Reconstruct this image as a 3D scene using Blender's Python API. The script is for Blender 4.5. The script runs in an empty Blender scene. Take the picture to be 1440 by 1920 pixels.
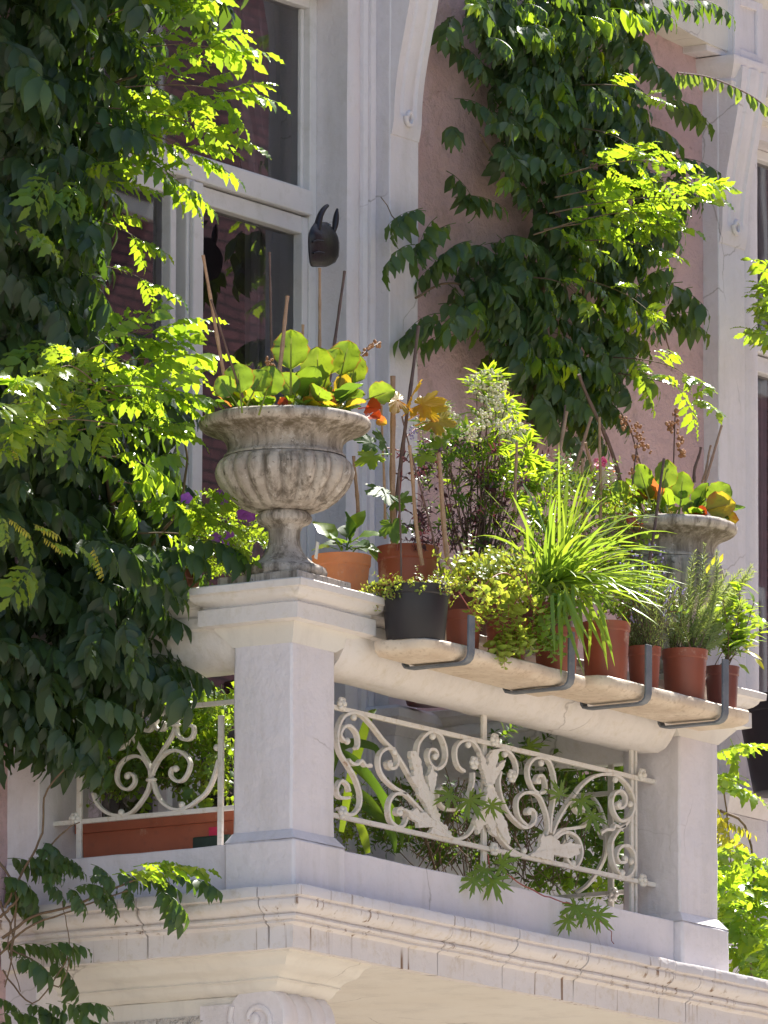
import bpy, bmesh, math, random
from mathutils import Vector, Matrix, noise, Quaternion
random.seed(7)
SC = bpy.context.scene
COL = SC.collection
V = Vector
# ---------------------------------------------------------------- camera
FPX, PIT, AZ, ROL = 18900.0, .17221, .57919, .0026
FW = V((math.cos(AZ)*math.cos(PIT), math.sin(AZ)*math.cos(PIT), math.sin(PIT)))
RT = V((math.sin(AZ), -math.cos(AZ), 0))
UP = RT.cross(FW)
CR = math.cos(ROL)*RT + math.sin(ROL)*UP
CU = -math.sin(ROL)*RT + math.cos(ROL)*UP
def ray(x, y): return FW + (x-720)/FPX*CR - (y-960)/FPX*CU
CAM = -33.3*ray(546, 1665)
def at(x, y, X=None, Y=None, Z=None):
    v = ray(x, y)
    i, val = (0, X) if X is not None else (1, Y) if Y is not None else (2, Z)
    return CAM + (val-CAM[i])/v[i]*v
cd = bpy.data.cameras.new('camera')
cd.sensor_fit = 'VERTICAL'; cd.sensor_height = 24; cd.lens = 24*FPX/1920
cd.clip_start = .5; cd.clip_end = 1000
cam = bpy.data.objects.new('camera', cd); COL.objects.link(cam)
M = Matrix((CR, CU, -FW)).transposed().to_4x4(); M.translation = CAM
cam.matrix_world = M
SC.camera = cam
# ---------------------------------------------------------------- light
SUN = V((.60, .09, .79)).normalized()
w = bpy.data.worlds.new('World'); SC.world = w; w.use_nodes = True
nt = w.node_tree; bg = nt.nodes['Background']
sky = nt.nodes.new('ShaderNodeTexSky'); sky.sky_type = 'NISHITA'; sky.sun_disc = False
sky.sun_elevation = math.asin(SUN.z); sky.sun_rotation = math.atan2(SUN.x, SUN.y)
nt.links.new(sky.outputs[0], bg.inputs[0]); bg.inputs[1].default_value = .09
sl = bpy.data.lights.new('sun', 'SUN'); sl.energy = 5.0; sl.angle = math.radians(.53); sl.color = (1, .95, .87)
so = bpy.data.objects.new('sun', sl); COL.objects.link(so)
so.rotation_euler = SUN.to_track_quat('Z', 'Y').to_euler(); so.location = (5, 0, 20)
SC.view_settings.view_transform = 'Standard'; SC.view_settings.look = 'None'
SC.view_settings.exposure = 1.25; SC.view_settings.gamma = 1; SC.view_settings.use_curve_mapping = False
# ---------------------------------------------------------------- materials
def newmat(name):
    m = bpy.data.materials.new(name); m.use_nodes = True
    return m, m.node_tree, m.node_tree.nodes['Principled BSDF']
def N(nt, t, **kw):
    n = nt.nodes.new(t)
    for k, v in kw.items():
        if k.startswith('i_'):
            n.inputs[k[2:].replace('_', ' ')].default_value = v
        else: setattr(n, k, v)
    return n
def mapped(nt, scale=(1, 1, 1)):
    g = N(nt, 'ShaderNodeNewGeometry'); mp = N(nt, 'ShaderNodeMapping')
    mp.inputs['Scale'].default_value = scale
    nt.links.new(g.outputs['Position'], mp.inputs[0]); return mp.outputs[0]
def ramp(nt, src, stops):
    r = N(nt, 'ShaderNodeValToRGB'); e = r.color_ramp.elements
    while len(e) < len(stops): e.new(.5)
    for el, (p, c) in zip(e, stops):
        el.position = p; el.color = (*c, 1) if len(c) == 3 else c
    nt.links.new(src, r.inputs[0]); return r.outputs[0]
def noise_tex(nt, vec, scale, detail=5, rough=.55):
    n = N(nt, 'ShaderNodeTexNoise'); n.inputs['Scale'].default_value = scale
    n.inputs['Detail'].default_value = detail; n.inputs['Roughness'].default_value = rough
    nt.links.new(vec, n.inputs['Vector']); return n.outputs[0]
def mixc(nt, fac, a, b, mode='MIX'):
    m = N(nt, 'ShaderNodeMix', data_type='RGBA', blend_type=mode)
    for s, v in ((m.inputs[0], fac), (m.inputs[6], a), (m.inputs[7], b)):
        if hasattr(v, 'is_linked') or hasattr(v, 'links'): nt.links.new(v, s)
        elif isinstance(v, (int, float)): s.default_value = v
        else: s.default_value = (*v, 1)
    return m.outputs[2]
def bump(nt, p, layers):
    prev = None
    for src, st, d in layers:
        b = N(nt, 'ShaderNodeBump'); b.inputs['Strength'].default_value = st; b.inputs['Distance'].default_value = d
        nt.links.new(src, b.inputs['Height'])
        if prev: nt.links.new(prev, b.inputs['Normal'])
        prev = b.outputs[0]
    nt.links.new(prev, p.inputs['Normal'])
def surf(name, c1, c2, scale=6, rough=.6, b=(.4, .004, 60), c3=None, streak=None, patch=None, coarse=None):
    m, nt, p = newmat(name)
    v = mapped(nt)
    n1 = noise_tex(nt, v, scale)
    col = ramp(nt, n1, [(.35, c1), (.65, c2)])
    if c3:
        n2 = noise_tex(nt, v, scale*5, 6, .7)
        col = mixc(nt, ramp(nt, n2, [(.52, (0, 0, 0)), (.72, (1, 1, 1))]), col, c3)
    if patch:
        n4 = noise_tex(nt, v, patch[1], 8, .65)
        f = ramp(nt, n4, [(patch[2], (0, 0, 0)), (patch[2]+.06, (1, 1, 1))])
        col = mixc(nt, f, col, patch[0])
    if streak:
        sv = mapped(nt, streak[1])
        n3 = noise_tex(nt, sv, 1, 4, .6)
        n5 = noise_tex(nt, v, 3.2, 2)
        f1 = ramp(nt, n3, [(streak[2], (0, 0, 0)), (streak[2]+.09, (1, 1, 1))])
        f2 = ramp(nt, n5, [(.46, (0, 0, 0)), (.54, (1, 1, 1))])
        mm = mixc(nt, 1.0, f1, f2, 'MULTIPLY')
        col = mixc(nt, mm, col, streak[0])
    nt.links.new(col, p.inputs['Base Color'])
    p.inputs['Roughness'].default_value = rough
    lay = [(noise_tex(nt, v, b[2], 6, .65), b[0], b[1])]
    if coarse: lay.insert(0, (noise_tex(nt, v, coarse[2], 4, .6), coarse[0], coarse[1]))
    bump(nt, p, lay)
    return m
MT = {}
MT['white'] = surf('white_paint', (.73, .69, .72), (.77, .73, .76), 4, .5, (.4, .004, 70), c3=(.70, .66, .67), coarse=(.6, .014, 11))
MT['cornice'] = surf('weathered_white_paint', (.71, .665, .65), (.75, .71, .71), 4, .6, (.4, .004, 70), c3=(.62, .55, .48),
                     streak=((.22, .13, .075), (32, 32, .8), .60), coarse=(.45, .01, 16))
MT['rail'] = surf('handrail_paint', (.73, .69, .66), (.77, .73, .71), 4, .6, (.4, .004, 70), c3=(.66, .61, .54), coarse=(.45, .01, 16))
MT['soffit'] = surf('cream_paint', (.72, .68, .62), (.76, .73, .68), 3, .65, (.3, .004, 60), coarse=(.3, .01, 12))
MT['relief'] = surf('carved_relief', (.66, .62, .58), (.72, .68, .65), 4, .6, (.5, .004, 70), coarse=(1.0, .05, 34))
MT['frame'] = surf('gloss_white_paint', (.70, .68, .69), (.76, .74, .74), 3, .38, (.3, .003, 40), c3=(.64, .62, .60))
MT['iron'] = surf('cream_iron_paint', (.74, .70, .64), (.79, .76, .71), 9, .42, (.35, .002, 120), c3=(.60, .52, .40), patch=((.36, .22, .13), 22, .67))
MT['pink'] = surf('pink_render', (.55, .37, .375), (.63, .435, .44), 3, .85, (.9, .01, 45), c3=(.44, .31, .29), coarse=(.9, .02, 11),
                  streak=((.27, .15, .14), (9, 9, 16), .66))
MT['ledge'] = surf('cream_stone_shelf', (.62, .50, .38), (.74, .63, .50), 9, .6, (.5, .004, 60), c3=(.45, .34, .24), coarse=(.5, .012, 12))
MT['bracket'] = surf('grey_iron', (.10, .12, .15), (.16, .18, .21), 14, .45, (.3, .002, 90), c3=(.2, .2, .2))
MT['dark'] = surf('dark_joint', (.03, .025, .02), (.05, .04, .03), 9, .9)
MT['terracotta'] = surf('orange_terracotta', (.56, .19, .08), (.64, .24, .10), 12, .75, (.3, .002, 120), c3=(.52, .22, .12), patch=((.62, .36, .24), 11, .60))
MT['trough'] = surf('terracotta_plastic', (.40, .115, .06), (.46, .14, .075), 6, .5, (.2, .002, 60), c3=(.34, .11, .065), patch=((.50, .26, .18), 7, .60))
MT['plastic'] = surf('brown_red_plastic', (.27, .070, .040), (.31, .085, .050), 6, .45, (.12, .001, 60), c3=(.25, .08, .05), patch=((.42, .23, .17), 8, .60))
MT['plastic_dark'] = surf('dark_red_plastic', (.16, .05, .04), (.20, .065, .05), 6, .4, (.12, .001, 60))
MT['black_plastic'] = surf('black_plastic', (.012, .011, .016), (.020, .019, .025), 6, .45, (.12, .001, 60))
MT['soil'] = surf('soil', (.035, .022, .014), (.07, .045, .03), 40, .95, (1, .01, 120))
MT['cane'] = surf('bamboo_cane', (.34, .20, .12), (.44, .28, .17), 30, .5, (.4, .002, 200), c3=(.22, .13, .07))
MT['twig'] = surf('dark_twig', (.10, .06, .05), (.15, .09, .07), 30, .6, (.5, .002, 200))
MT['stem_red'] = surf('red_stem', (.28, .06, .07), (.33, .09, .06), 20, .5)
MT['stem'] = surf('woody_stem', (.15, .10, .06), (.22, .15, .09), 30, .8, (.7, .004, 120))
MT['mask'] = surf('black_painted_mask', (.012, .010, .014), (.022, .018, .024), 20, .38, (.4, .003, 60))
MT['curtain'] = surf('grey_curtain', (.60, .55, .60), (.68, .62, .66), 3, .9)
MT['room'] = surf('dark_room', (.05, .035, .04), (.07, .05, .055), 3, .9)
MT['street'] = surf('asphalt_and_paving', (.30, .26, .21), (.40, .35, .28), .6, .9, (.3, .01, 20))
MT['dried'] = surf('dried_flowers', (.30, .13, .06), (.42, .22, .10), 60, .8)
MT['box'] = surf('dark_green_plastic', (.012, .035, .025), (.02, .05, .035), 6, .4)
MT['tag'] = surf('pink_tag', (.65, .03, .10), (.6, .03, .08), 6, .5)
MT['cream_plastic'] = surf('white_label', (.75, .74, .68), (.8, .78, .72), 6, .5)
MT['purple_fl'] = surf('purple_petals', (.30, .06, .50), (.40, .12, .62), 30, .6)
MT['lilac_fl'] = surf('lilac_petals', (.35, .28, .62), (.45, .38, .7), 30, .6)
MT['pink_fl'] = surf('pink_petals', (.75, .10, .28), (.8, .2, .38), 40, .6)
MT['cream_fl'] = surf('cream_flowers', (.72, .66, .44), (.8, .76, .55), 40, .7)

def leafmat(name, c1, c2, tr, rough=.38, tmix=.42, edge=None, spec=.5):
    m, nt, p = newmat(name)
    g = N(nt, 'ShaderNodeNewGeometry'); oi = N(nt, 'ShaderNodeObjectInfo')
    ad = N(nt, 'ShaderNodeMath', operation='ADD')
    nt.links.new(g.outputs['Random Per Island'], ad.inputs[0]); nt.links.new(oi.outputs['Random'], ad.inputs[1])
    fr = N(nt, 'ShaderNodeMath', operation='FRACT'); nt.links.new(ad.outputs[0], fr.inputs[0])
    v = mapped(nt)
    n1 = noise_tex(nt, v, 38, 4)
    mx = N(nt, 'ShaderNodeMath', operation='MULTIPLY_ADD'); mx.inputs[1].default_value = .55; mx.inputs[2].default_value = 0
    nt.links.new(fr.outputs[0], mx.inputs[0])
    m2 = N(nt, 'ShaderNodeMath', operation='MULTIPLY_ADD'); m2.inputs[1].default_value = .45
    nt.links.new(n1, m2.inputs[0]); nt.links.new(mx.outputs[0], m2.inputs[2])
    col = ramp(nt, m2.outputs[0], [(.1, c1), (.8, c2)])
    tc = mixc(nt, fr.outputs[0], tr, tuple(min(1, a*b) for a, b in zip(tr, (1.35, 1.12, .9))))
    if edge:
        f = ramp(nt, noise_tex(nt, v, 9, 3), [(.5, (0, 0, 0)), (.62, (1, 1, 1))])
        col = mixc(nt, f, col, edge); tc = mixc(nt, f, tc, tuple(min(1, c*1.6) for c in edge))
    nt.links.new(col, p.inputs['Base Color']); p.inputs['Roughness'].default_value = rough
    p.inputs['Specular IOR Level'].default_value = spec
    bump(nt, p, [(noise_tex(nt, v, 160, 3), .25, .002)])
    t = N(nt, 'ShaderNodeBsdfTranslucent'); nt.links.new(tc, t.inputs[0])
    ms = N(nt, 'ShaderNodeMixShader'); ms.inputs[0].default_value = tmix
    nt.links.new(p.outputs[0], ms.inputs[1]); nt.links.new(t.outputs[0], ms.inputs[2])
    nt.links.new(ms.outputs[0], nt.nodes['Material Output'].inputs[0])
    return m
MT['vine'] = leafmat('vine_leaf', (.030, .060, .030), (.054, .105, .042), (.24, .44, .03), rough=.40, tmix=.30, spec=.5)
MT['vine_dark'] = leafmat('shaded_vine_leaf', (.020, .042, .024), (.040, .078, .034), (.20, .38, .03), rough=.40, tmix=.28)  # darker copy of vine, the deep shade of the mass put into its colour
MT['vine_mid'] = leafmat('sunlit_vine_leaf', (.055, .13, .03), (.10, .20, .045), (.42, .64, .03), tmix=.5, rough=.25)  # brighter copy of vine, sunlight on the sprays put into colour and gloss
MT['lime'] = leafmat('lime_leaf', (.09, .20, .03), (.15, .28, .05), (.42, .62, .03), tmix=.5, rough=.3)
MT['yellow'] = leafmat('yellow_leaf', (.26, .30, .04), (.40, .38, .06), (.66, .66, .05), tmix=.5)
MT['berg'] = leafmat('bergenia_leaf', (.05, .13, .03), (.09, .19, .04), (.34, .52, .03), rough=.28, tmix=.45)
MT['berg_red'] = leafmat('red_bergenia_leaf', (.20, .03, .02), (.32, .07, .03), (.60, .09, .02), rough=.35, tmix=.45)
MT['berg_gold'] = leafmat('golden_bergenia_leaf', (.26, .24, .03), (.36, .28, .04), (.66, .52, .03), rough=.35, tmix=.5, edge=(.45, .12, .03))
MT['grass'] = leafmat('strap_leaf', (.08, .17, .03), (.14, .25, .05), (.40, .60, .05), rough=.33, tmix=.42)
MT['orega'] = leafmat('golden_oregano_leaf', (.18, .28, .05), (.28, .36, .09), (.52, .64, .06), tmix=.42)
MT['herb'] = leafmat('rosemary_needle', (.14, .22, .09), (.26, .34, .17), (.42, .56, .12), tmix=.4)
MT['purple_leaf'] = leafmat('purple_leaf', (.04, .018, .035), (.09, .045, .06), (.20, .06, .08), tmix=.25, rough=.3)
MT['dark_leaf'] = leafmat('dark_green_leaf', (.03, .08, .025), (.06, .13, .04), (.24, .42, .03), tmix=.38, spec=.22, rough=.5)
MT['maple'] = leafmat('orange_green_leaf', (.22, .22, .03), (.34, .26, .04), (.85, .55, .03), tmix=.5, edge=(.42, .20, .03))
MT['gran'] = leafmat('geranium_leaf', (.05, .12, .03), (.09, .18, .05), (.36, .55, .05), tmix=.42)

def add_edge(m, col, tcol):
    nt = m.node_tree; p = nt.nodes['Principled BSDF']; t = [n for n in nt.nodes if n.type == 'BSDF_TRANSLUCENT'][0]
    a = N(nt, 'ShaderNodeAttribute', attribute_name='edge'); v = mapped(nt)
    f = N(nt, 'ShaderNodeMath', operation='MULTIPLY_ADD'); f.inputs[1].default_value = .25; nt.links.new(noise_tex(nt, v, 30, 3), f.inputs[0]); hf = N(nt, 'ShaderNodeMath', operation='MULTIPLY'); hf.inputs[1].default_value = .5; nt.links.new(a.outputs['Fac'], hf.inputs[0]); nt.links.new(hf.outputs[0], f.inputs[2])
    fr = ramp(nt, f.outputs[0], [(.585, (0, 0, 0)), (.625, (.7, .7, .7))])
    rib = ramp(nt, a.outputs['Fac'], [(.0, (.55, .55, .55)), (.06, (0, 0, 0))])
    vs_ = noise_tex(nt, v, 55, 5, .7); vein = ramp(nt, vs_, [(.55, (0, 0, 0)), (.75, (.5, .5, .5))])
    for sock, c in ((p.inputs['Base Color'], col), (t.inputs[0], tcol)):
        src = sock.links[0].from_socket; x = mixc(nt, vein, src, tuple(q*.5 for q in (.12, .2, .04))); x = mixc(nt, fr, x, c); x = mixc(nt, rib, x, (.45, .42, .12)); nt.links.new(x, sock)
for k_ in ('berg', 'berg_gold'): add_edge(MT[k_], (.24, .07, .03), (.50, .16, .03))
def glassmat():
    m, nt, p = newmat('window_glass'); nt.nodes.remove(p)
    t = N(nt, 'ShaderNodeBsdfTransparent'); t.inputs[0].default_value = (.72, .69, .73, 1)
    g = N(nt, 'ShaderNodeBsdfGlossy'); g.inputs['Roughness'].default_value = .012; g.inputs[0].default_value = (1, 1, 1, 1)
    fr = N(nt, 'ShaderNodeFresnel'); fr.inputs[0].default_value = 2.1
    v = mapped(nt); b = N(nt, 'ShaderNodeBump'); b.inputs['Strength'].default_value = .03; b.inputs['Distance'].default_value = .01
    nt.links.new(noise_tex(nt, v, 2, 1), b.inputs['Height']); nt.links.new(b.outputs[0], g.inputs['Normal'])
    ms = N(nt, 'ShaderNodeMixShader'); nt.links.new(fr.outputs[0], ms.inputs[0])
    nt.links.new(t.outputs[0], ms.inputs[1]); nt.links.new(g.outputs[0], ms.inputs[2])
    nt.links.new(ms.outputs[0], nt.nodes['Material Output'].inputs[0]); return m
MT['glass'] = glassmat()

def add_cracks(m, col=(.30, .26, .24), sc=2.1):
    nt = m.node_tree; p = nt.nodes['Principled BSDF']; src = p.inputs['Base Color'].links[0].from_socket
    v = mapped(nt); w_ = N(nt, 'ShaderNodeMix', data_type='VECTOR'); w_.inputs[0].default_value = .12
    nz = N(nt, 'ShaderNodeTexNoise'); nz.inputs['Scale'].default_value = 5; nz.inputs['Detail'].default_value = 5; nt.links.new(v, nz.inputs['Vector'])
    nt.links.new(v, w_.inputs[4]); nt.links.new(nz.outputs['Color'], w_.inputs[5])
    vo = N(nt, 'ShaderNodeTexVoronoi', feature='DISTANCE_TO_EDGE'); vo.inputs['Scale'].default_value = sc; nt.links.new(w_.outputs[1], vo.inputs['Vector'])
    ln = ramp(nt, vo.outputs[0], [(0, (1, 1, 1)), (.006, (0, 0, 0))]); mk = ramp(nt, noise_tex(nt, v, 1.9, 2), [(.53, (0, 0, 0)), (.60, (.7, .7, .7))])
    c = mixc(nt, mixc(nt, 1.0, ln, mk, 'MULTIPLY'), src, col)
    gr = ramp(nt, noise_tex(nt, mapped(nt, (7, 7, 1.3)), 1, 6, .7), [(.50, (0, 0, 0)), (.78, (.55, .55, .55))])
    c = mixc(nt, gr, c, (.52, .49, .46)); nt.links.new(c, p.inputs['Base Color'])
for k_ in ('white', 'rail', 'soffit'): add_cracks(MT[k_])
def stonemat():
    m, nt, p = newmat('weathered_urn_stone')
    v = mapped(nt); vs = mapped(nt, (26, 26, 2.6))
    col = ramp(nt, noise_tex(nt, v, 9, 7, .7), [(.35, (.39, .33, .28)), (.65, (.60, .53, .46))])
    col = mixc(nt, ramp(nt, noise_tex(nt, vs, 1, 6, .7), [(.46, (0, 0, 0)), (.62, (.85, .85, .85))]), col, (.12, .095, .07))
    col = mixc(nt, ramp(nt, noise_tex(nt, v, 24, 8, .75), [(.57, (0, 0, 0)), (.64, (.85, .85, .85))]), col, (.66, .60, .55))
    col = mixc(nt, ramp(nt, noise_tex(nt, v, 60, 6, .7), [(.60, (0, 0, 0)), (.68, (1, 1, 1))]), col, (.09, .07, .055))
    geo = N(nt, 'ShaderNodeNewGeometry'); sz = N(nt, 'ShaderNodeSeparateXYZ'); nt.links.new(geo.outputs['Position'], sz.inputs[0])
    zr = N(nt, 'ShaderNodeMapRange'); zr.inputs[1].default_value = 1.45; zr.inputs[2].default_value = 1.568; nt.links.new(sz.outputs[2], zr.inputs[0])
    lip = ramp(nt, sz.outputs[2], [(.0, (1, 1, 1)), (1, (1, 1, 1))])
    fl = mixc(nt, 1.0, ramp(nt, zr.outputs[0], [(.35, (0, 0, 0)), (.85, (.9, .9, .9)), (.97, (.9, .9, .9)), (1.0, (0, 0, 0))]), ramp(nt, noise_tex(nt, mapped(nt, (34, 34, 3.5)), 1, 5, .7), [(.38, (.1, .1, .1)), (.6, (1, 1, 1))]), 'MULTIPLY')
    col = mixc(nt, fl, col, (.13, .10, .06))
    col = mixc(nt, ramp(nt, geo.outputs['Pointiness'], [(.40, (.75, .75, .75)), (.495, (0, 0, 0))]), col, (.09, .07, .05))  # grooves and creases darker, picked by pointiness
    nt.links.new(col, p.inputs['Base Color']); p.inputs['Roughness'].default_value = .8
    bump(nt, p, [(noise_tex(nt, v, 22, 6, .7), .5, .012), (noise_tex(nt, v, 150, 5, .7), .6, .004)])
    return m
MT['stone'] = stonemat()

def brickmat():
    m, nt, p = newmat('brick_facade')
    g = N(nt, 'ShaderNodeNewGeometry'); mp = N(nt, 'ShaderNodeMapping')
    mp.inputs['Rotation'].default_value = (math.pi/2, 0, 0)
    nt.links.new(g.outputs['Position'], mp.inputs[0])
    b = N(nt, 'ShaderNodeTexBrick'); b.inputs['Scale'].default_value = 1
    b.inputs['Brick Width'].default_value = .27; b.inputs['Row Height'].default_value = .088; b.inputs['Mortar Size'].default_value = .012
    b.inputs['Color1'].default_value = (.30, .13, .15, 1); b.inputs['Color2'].default_value = (.20, .09, .11, 1); b.inputs['Mortar'].default_value = (.07, .05, .06, 1)
    nt.links.new(mp.outputs[0], b.inputs['Vector']); nt.links.new(b.outputs[0], p.inputs['Base Color'])
    p.inputs['Roughness'].default_value = .9; return m
MT['brick'] = brickmat()
# ---------------------------------------------------------------- mesh tools
class MB:
    def __init__(s): s.v = []; s.f = []
    def add(s, vs, fs):
        n = len(s.v); s.v += [tuple(a) for a in vs]; s.f += [tuple(i+n for i in f) for f in fs]; return s
    def merge(s, o, mat=None):
        return s.add([mat @ V(a) for a in o.v] if mat else o.v, o.f)
    def box(s, x0, x1, y0, y1, z0, z1):
        p = [(x, y, z) for z in (z0, z1) for y in (y0, y1) for x in (x0, x1)]
        return s.add(p, [(0, 2, 3, 1), (4, 5, 7, 6), (0, 1, 5, 4), (2, 6, 7, 3), (0, 4, 6, 2), (1, 3, 7, 5)])
    def tube(s, pts, rad, seg=6, cap=True, flat=None):
        pts = [V(p) for p in pts]; n = len(pts)
        if not hasattr(rad, '__len__'): rad = [rad]*n
        vs = []; fs = []
        t0 = (pts[1]-pts[0]).normalized()
        a = t0.orthogonal().normalized()
        for i, p in enumerate(pts):
            t = (pts[min(i+1, n-1)]-pts[max(i-1, 0)]).normalized()
            a = (a-t*a.dot(t)).normalized(); b = t.cross(a)
            for k in range(seg):
                an = 2*math.pi*k/seg
                vs.append(p+(a*math.cos(an)+b*math.sin(an))*rad[i])
        for i in range(n-1):
            for k in range(seg):
                k2 = (k+1) % seg
                fs.append((i*seg+k, i*seg+k2, (i+1)*seg+k2, (i+1)*seg+k))
        if cap: fs += [tuple(range(seg))[::-1], tuple((n-1)*seg+k for k in range(seg))]
        return s.add(vs, fs)
    def lathe(s, prof, c=(0, 0, 0), seg=32, rf=None):
        vs = []; fs = []; n = len(prof)
        for r, z in prof:
            for k in range(seg):
                an = 2*math.pi*k/seg; rr = rf(r, z, an) if rf else r
                vs.append((c[0]+rr*math.cos(an), c[1]+rr*math.sin(an), c[2]+z))
        for i in range(n-1):
            for k in range(seg):
                k2 = (k+1) % seg; fs.append((i*seg+k, i*seg+k2, (i+1)*seg+k2, (i+1)*seg+k))
        return s.add(vs, fs)
    def sphere(s, c, r, seg=8, rings=6, sc=(1, 1, 1)):
        prof = [(max(1e-5, r*math.sin(math.pi*i/rings)), -r*math.cos(math.pi*i/rings)) for i in range(rings+1)]
        m = MB().lathe(prof, seg=seg)
        return s.add([(c[0]+a[0]*sc[0], c[1]+a[1]*sc[1], c[2]+a[2]*sc[2]) for a in m.v], m.f)
    def warp(s, amp, sc=6, seed=0):
        o = V((seed*7.1, seed*3.3, seed*1.7)); r = []
        for a in s.v:
            d = noise.noise_vector(V(a)*sc+o)+.5*noise.noise_vector(V(a)*sc*3.1+o)
            r.append((a[0]+d.x*amp, a[1]+d.y*amp, a[2]+d.z*amp))
        s.v = r; return s
    def grid_box(s, x0, x1, y0, y1, z0, z1, st=.05):
        bm = bmesh.new(); nx, ny, nz = [max(1, int(round((b-a)/st))) for a, b in ((x0, x1), (y0, y1), (z0, z1))]
        idx = {}; vs = []; fs = []
        def g(i, j, k):
            key = (i, j, k)
            if key not in idx:
                idx[key] = len(vs); vs.append((x0+(x1-x0)*i/nx, y0+(y1-y0)*j/ny, z0+(z1-z0)*k/nz))
            return idx[key]
        for i in range(nx):
            for j in range(ny):
                fs.append((g(i, j, 0), g(i, j+1, 0), g(i+1, j+1, 0), g(i+1, j, 0))); fs.append((g(i, j, nz), g(i+1, j, nz), g(i+1, j+1, nz), g(i, j+1, nz)))
        for i in range(nx):
            for k in range(nz):
                fs.append((g(i, 0, k), g(i+1, 0, k), g(i+1, 0, k+1), g(i, 0, k+1))); fs.append((g(i, ny, k), g(i, ny, k+1), g(i+1, ny, k+1), g(i+1, ny, k)))
        for j in range(ny):
            for k in range(nz):
                fs.append((g(0, j, k), g(0, j, k+1), g(0, j+1, k+1), g(0, j+1, k))); fs.append((g(nx, j, k), g(nx, j+1, k), g(nx, j+1, k+1), g(nx, j, k+1)))
        bm.free(); return s.add(vs, fs)
    def sweep(s, path, prof, step=.05):
        """prof [(out,z)] swept along a plan path, outward on the right of travel, mitred"""
        P = [V((p[0], p[1])) for p in path]; n = len(P); rows = []
        dirs = [(P[i+1]-P[i]).normalized() for i in range(n-1)]
        rg = lambda d: V((d.y, -d.x))
        for i in range(n):
            if i == 0: o = rg(dirs[0])
            elif i == n-1: o = rg(dirs[-1])
            else:
                a, b = rg(dirs[i-1]), rg(dirs[i]); o = (a+b)/(1+a.dot(b))
            rows.append((P[i], o))
        full = []
        for i in range(n-1):
            L = (P[i+1]-P[i]).length; k = max(1, int(L/step))
            for j in range(k):
                t = j/k; full.append((rows[i][0].lerp(rows[i+1][0], t), rows[i][1].lerp(rows[i+1][1], t)))
        full.append(rows[-1]); m = len(prof); vs = []; fs = []
        for p, o in full:
            for a, z in prof: vs.append((p.x+o.x*a, p.y+o.y*a, z))
        for i in range(len(full)-1):
            for j in range(m):
                j2 = (j+1) % m; fs.append((i*m+j, (i+1)*m+j, (i+1)*m+j2, i*m+j2))
        fs += [tuple(range(m)), tuple(((len(full)-1)*m+j) for j in range(m))[::-1]]
        return s.add(vs, fs)
    def mesh(s, name, m, smooth=None, off=None):
        me = bpy.data.meshes.new(name)
        vs = s.v if off is None else [(a[0]-off[0], a[1]-off[1], a[2]-off[2]) for a in s.v]
        me.from_pydata(vs, [], s.f)
        if isinstance(m, str): m = MT[m]
        me.materials.append(m)
        if smooth is not None:
            me.polygons.foreach_set('use_smooth', [True]*len(me.polygons))
            if smooth > 0: me.set_sharp_from_angle(angle=math.radians(smooth))
        me.update(); return me
ORG = {}
def link(name, me, parent=None, loc=None):
    o = bpy.data.objects.new(name, me); COL.objects.link(o)
    if parent is not None:
        o.parent = parent; ORG[o.name] = ORG[parent.name]
    else: ORG[o.name] = V((0, 0, 0))
    if loc is not None: o.location = loc
    return o
def obj(name, mb, m, parent=None, smooth=None, bevel=None, kind=None, label=None, org=None):
    off = ORG[parent.name] if parent is not None else org
    o = link(name, mb.mesh(name, m, smooth, off), parent)
    if parent is None and org is not None: o.location = org; ORG[o.name] = V(org)
    if bevel:
        b = o.modifiers.new('bevel', 'BEVEL'); b.width = bevel; b.segments = 2; b.limit_method = 'ANGLE'; b.angle_limit = math.radians(50)
    if kind: o['kind'] = kind
    if label: o['label'] = label
    return o
def thing(name, label, cat, loc=(0, 0, 0), group=None):
    o = bpy.data.objects.new(name, None); COL.objects.link(o); o.location = loc; ORG[o.name] = V(loc)
    o['label'] = label; o['category'] = cat; o.empty_display_size = .05
    if group: o['group'] = group
    return o
def tag(o, label, cat, group=None):
    o['label'] = label; o['category'] = cat
    if group: o['group'] = group
    return o
def catmull(pts, n=6):
    pts = [V(p) for p in pts]; P = [pts[0]*2-pts[1]]+pts+[pts[-1]*2-pts[-2]]; out = []
    for i in range(1, len(P)-2):
        a, b, c, d = P[i-1:i+3]
        for k in range(n):
            t = k/n; out.append(.5*((2*b)+(c-a)*t+(2*a-5*b+4*c-d)*t*t+(3*b-a-3*c+d)*t**3))
    out.append(pts[-1]); return out
def flatbar(pts, nrm, w, d):
    """rectangular bar following pts, width w in the plane, depth d along nrm"""
    m = MB(); nrm = V(nrm); n = len(pts); vs = []; fs = []
    for i, p in enumerate(pts):
        t = (pts[min(i+1, n-1)]-pts[max(i-1, 0)]).normalized(); s = nrm.cross(t).normalized()
        for a, b in ((-1, -1), (1, -1), (1, 1), (-1, 1)): vs.append(p+s*(a*w/2)+nrm*(b*d/2))
    for i in range(n-1):
        for k in range(4):
            k2 = (k+1) % 4; fs.append((i*4+k, i*4+k2, (i+1)*4+k2, (i+1)*4+k))
    fs += [(3, 2, 1, 0), tuple((n-1)*4+k for k in range(4))]
    return m.add(vs, fs)
def rnd(a, b): return random.uniform(a, b)
# ================================================================ SETTING
g = MB(); g.box(-120, 160, -90, 90, -7.6, -7.5)
obj('ground', g, 'street', kind='structure')
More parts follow.
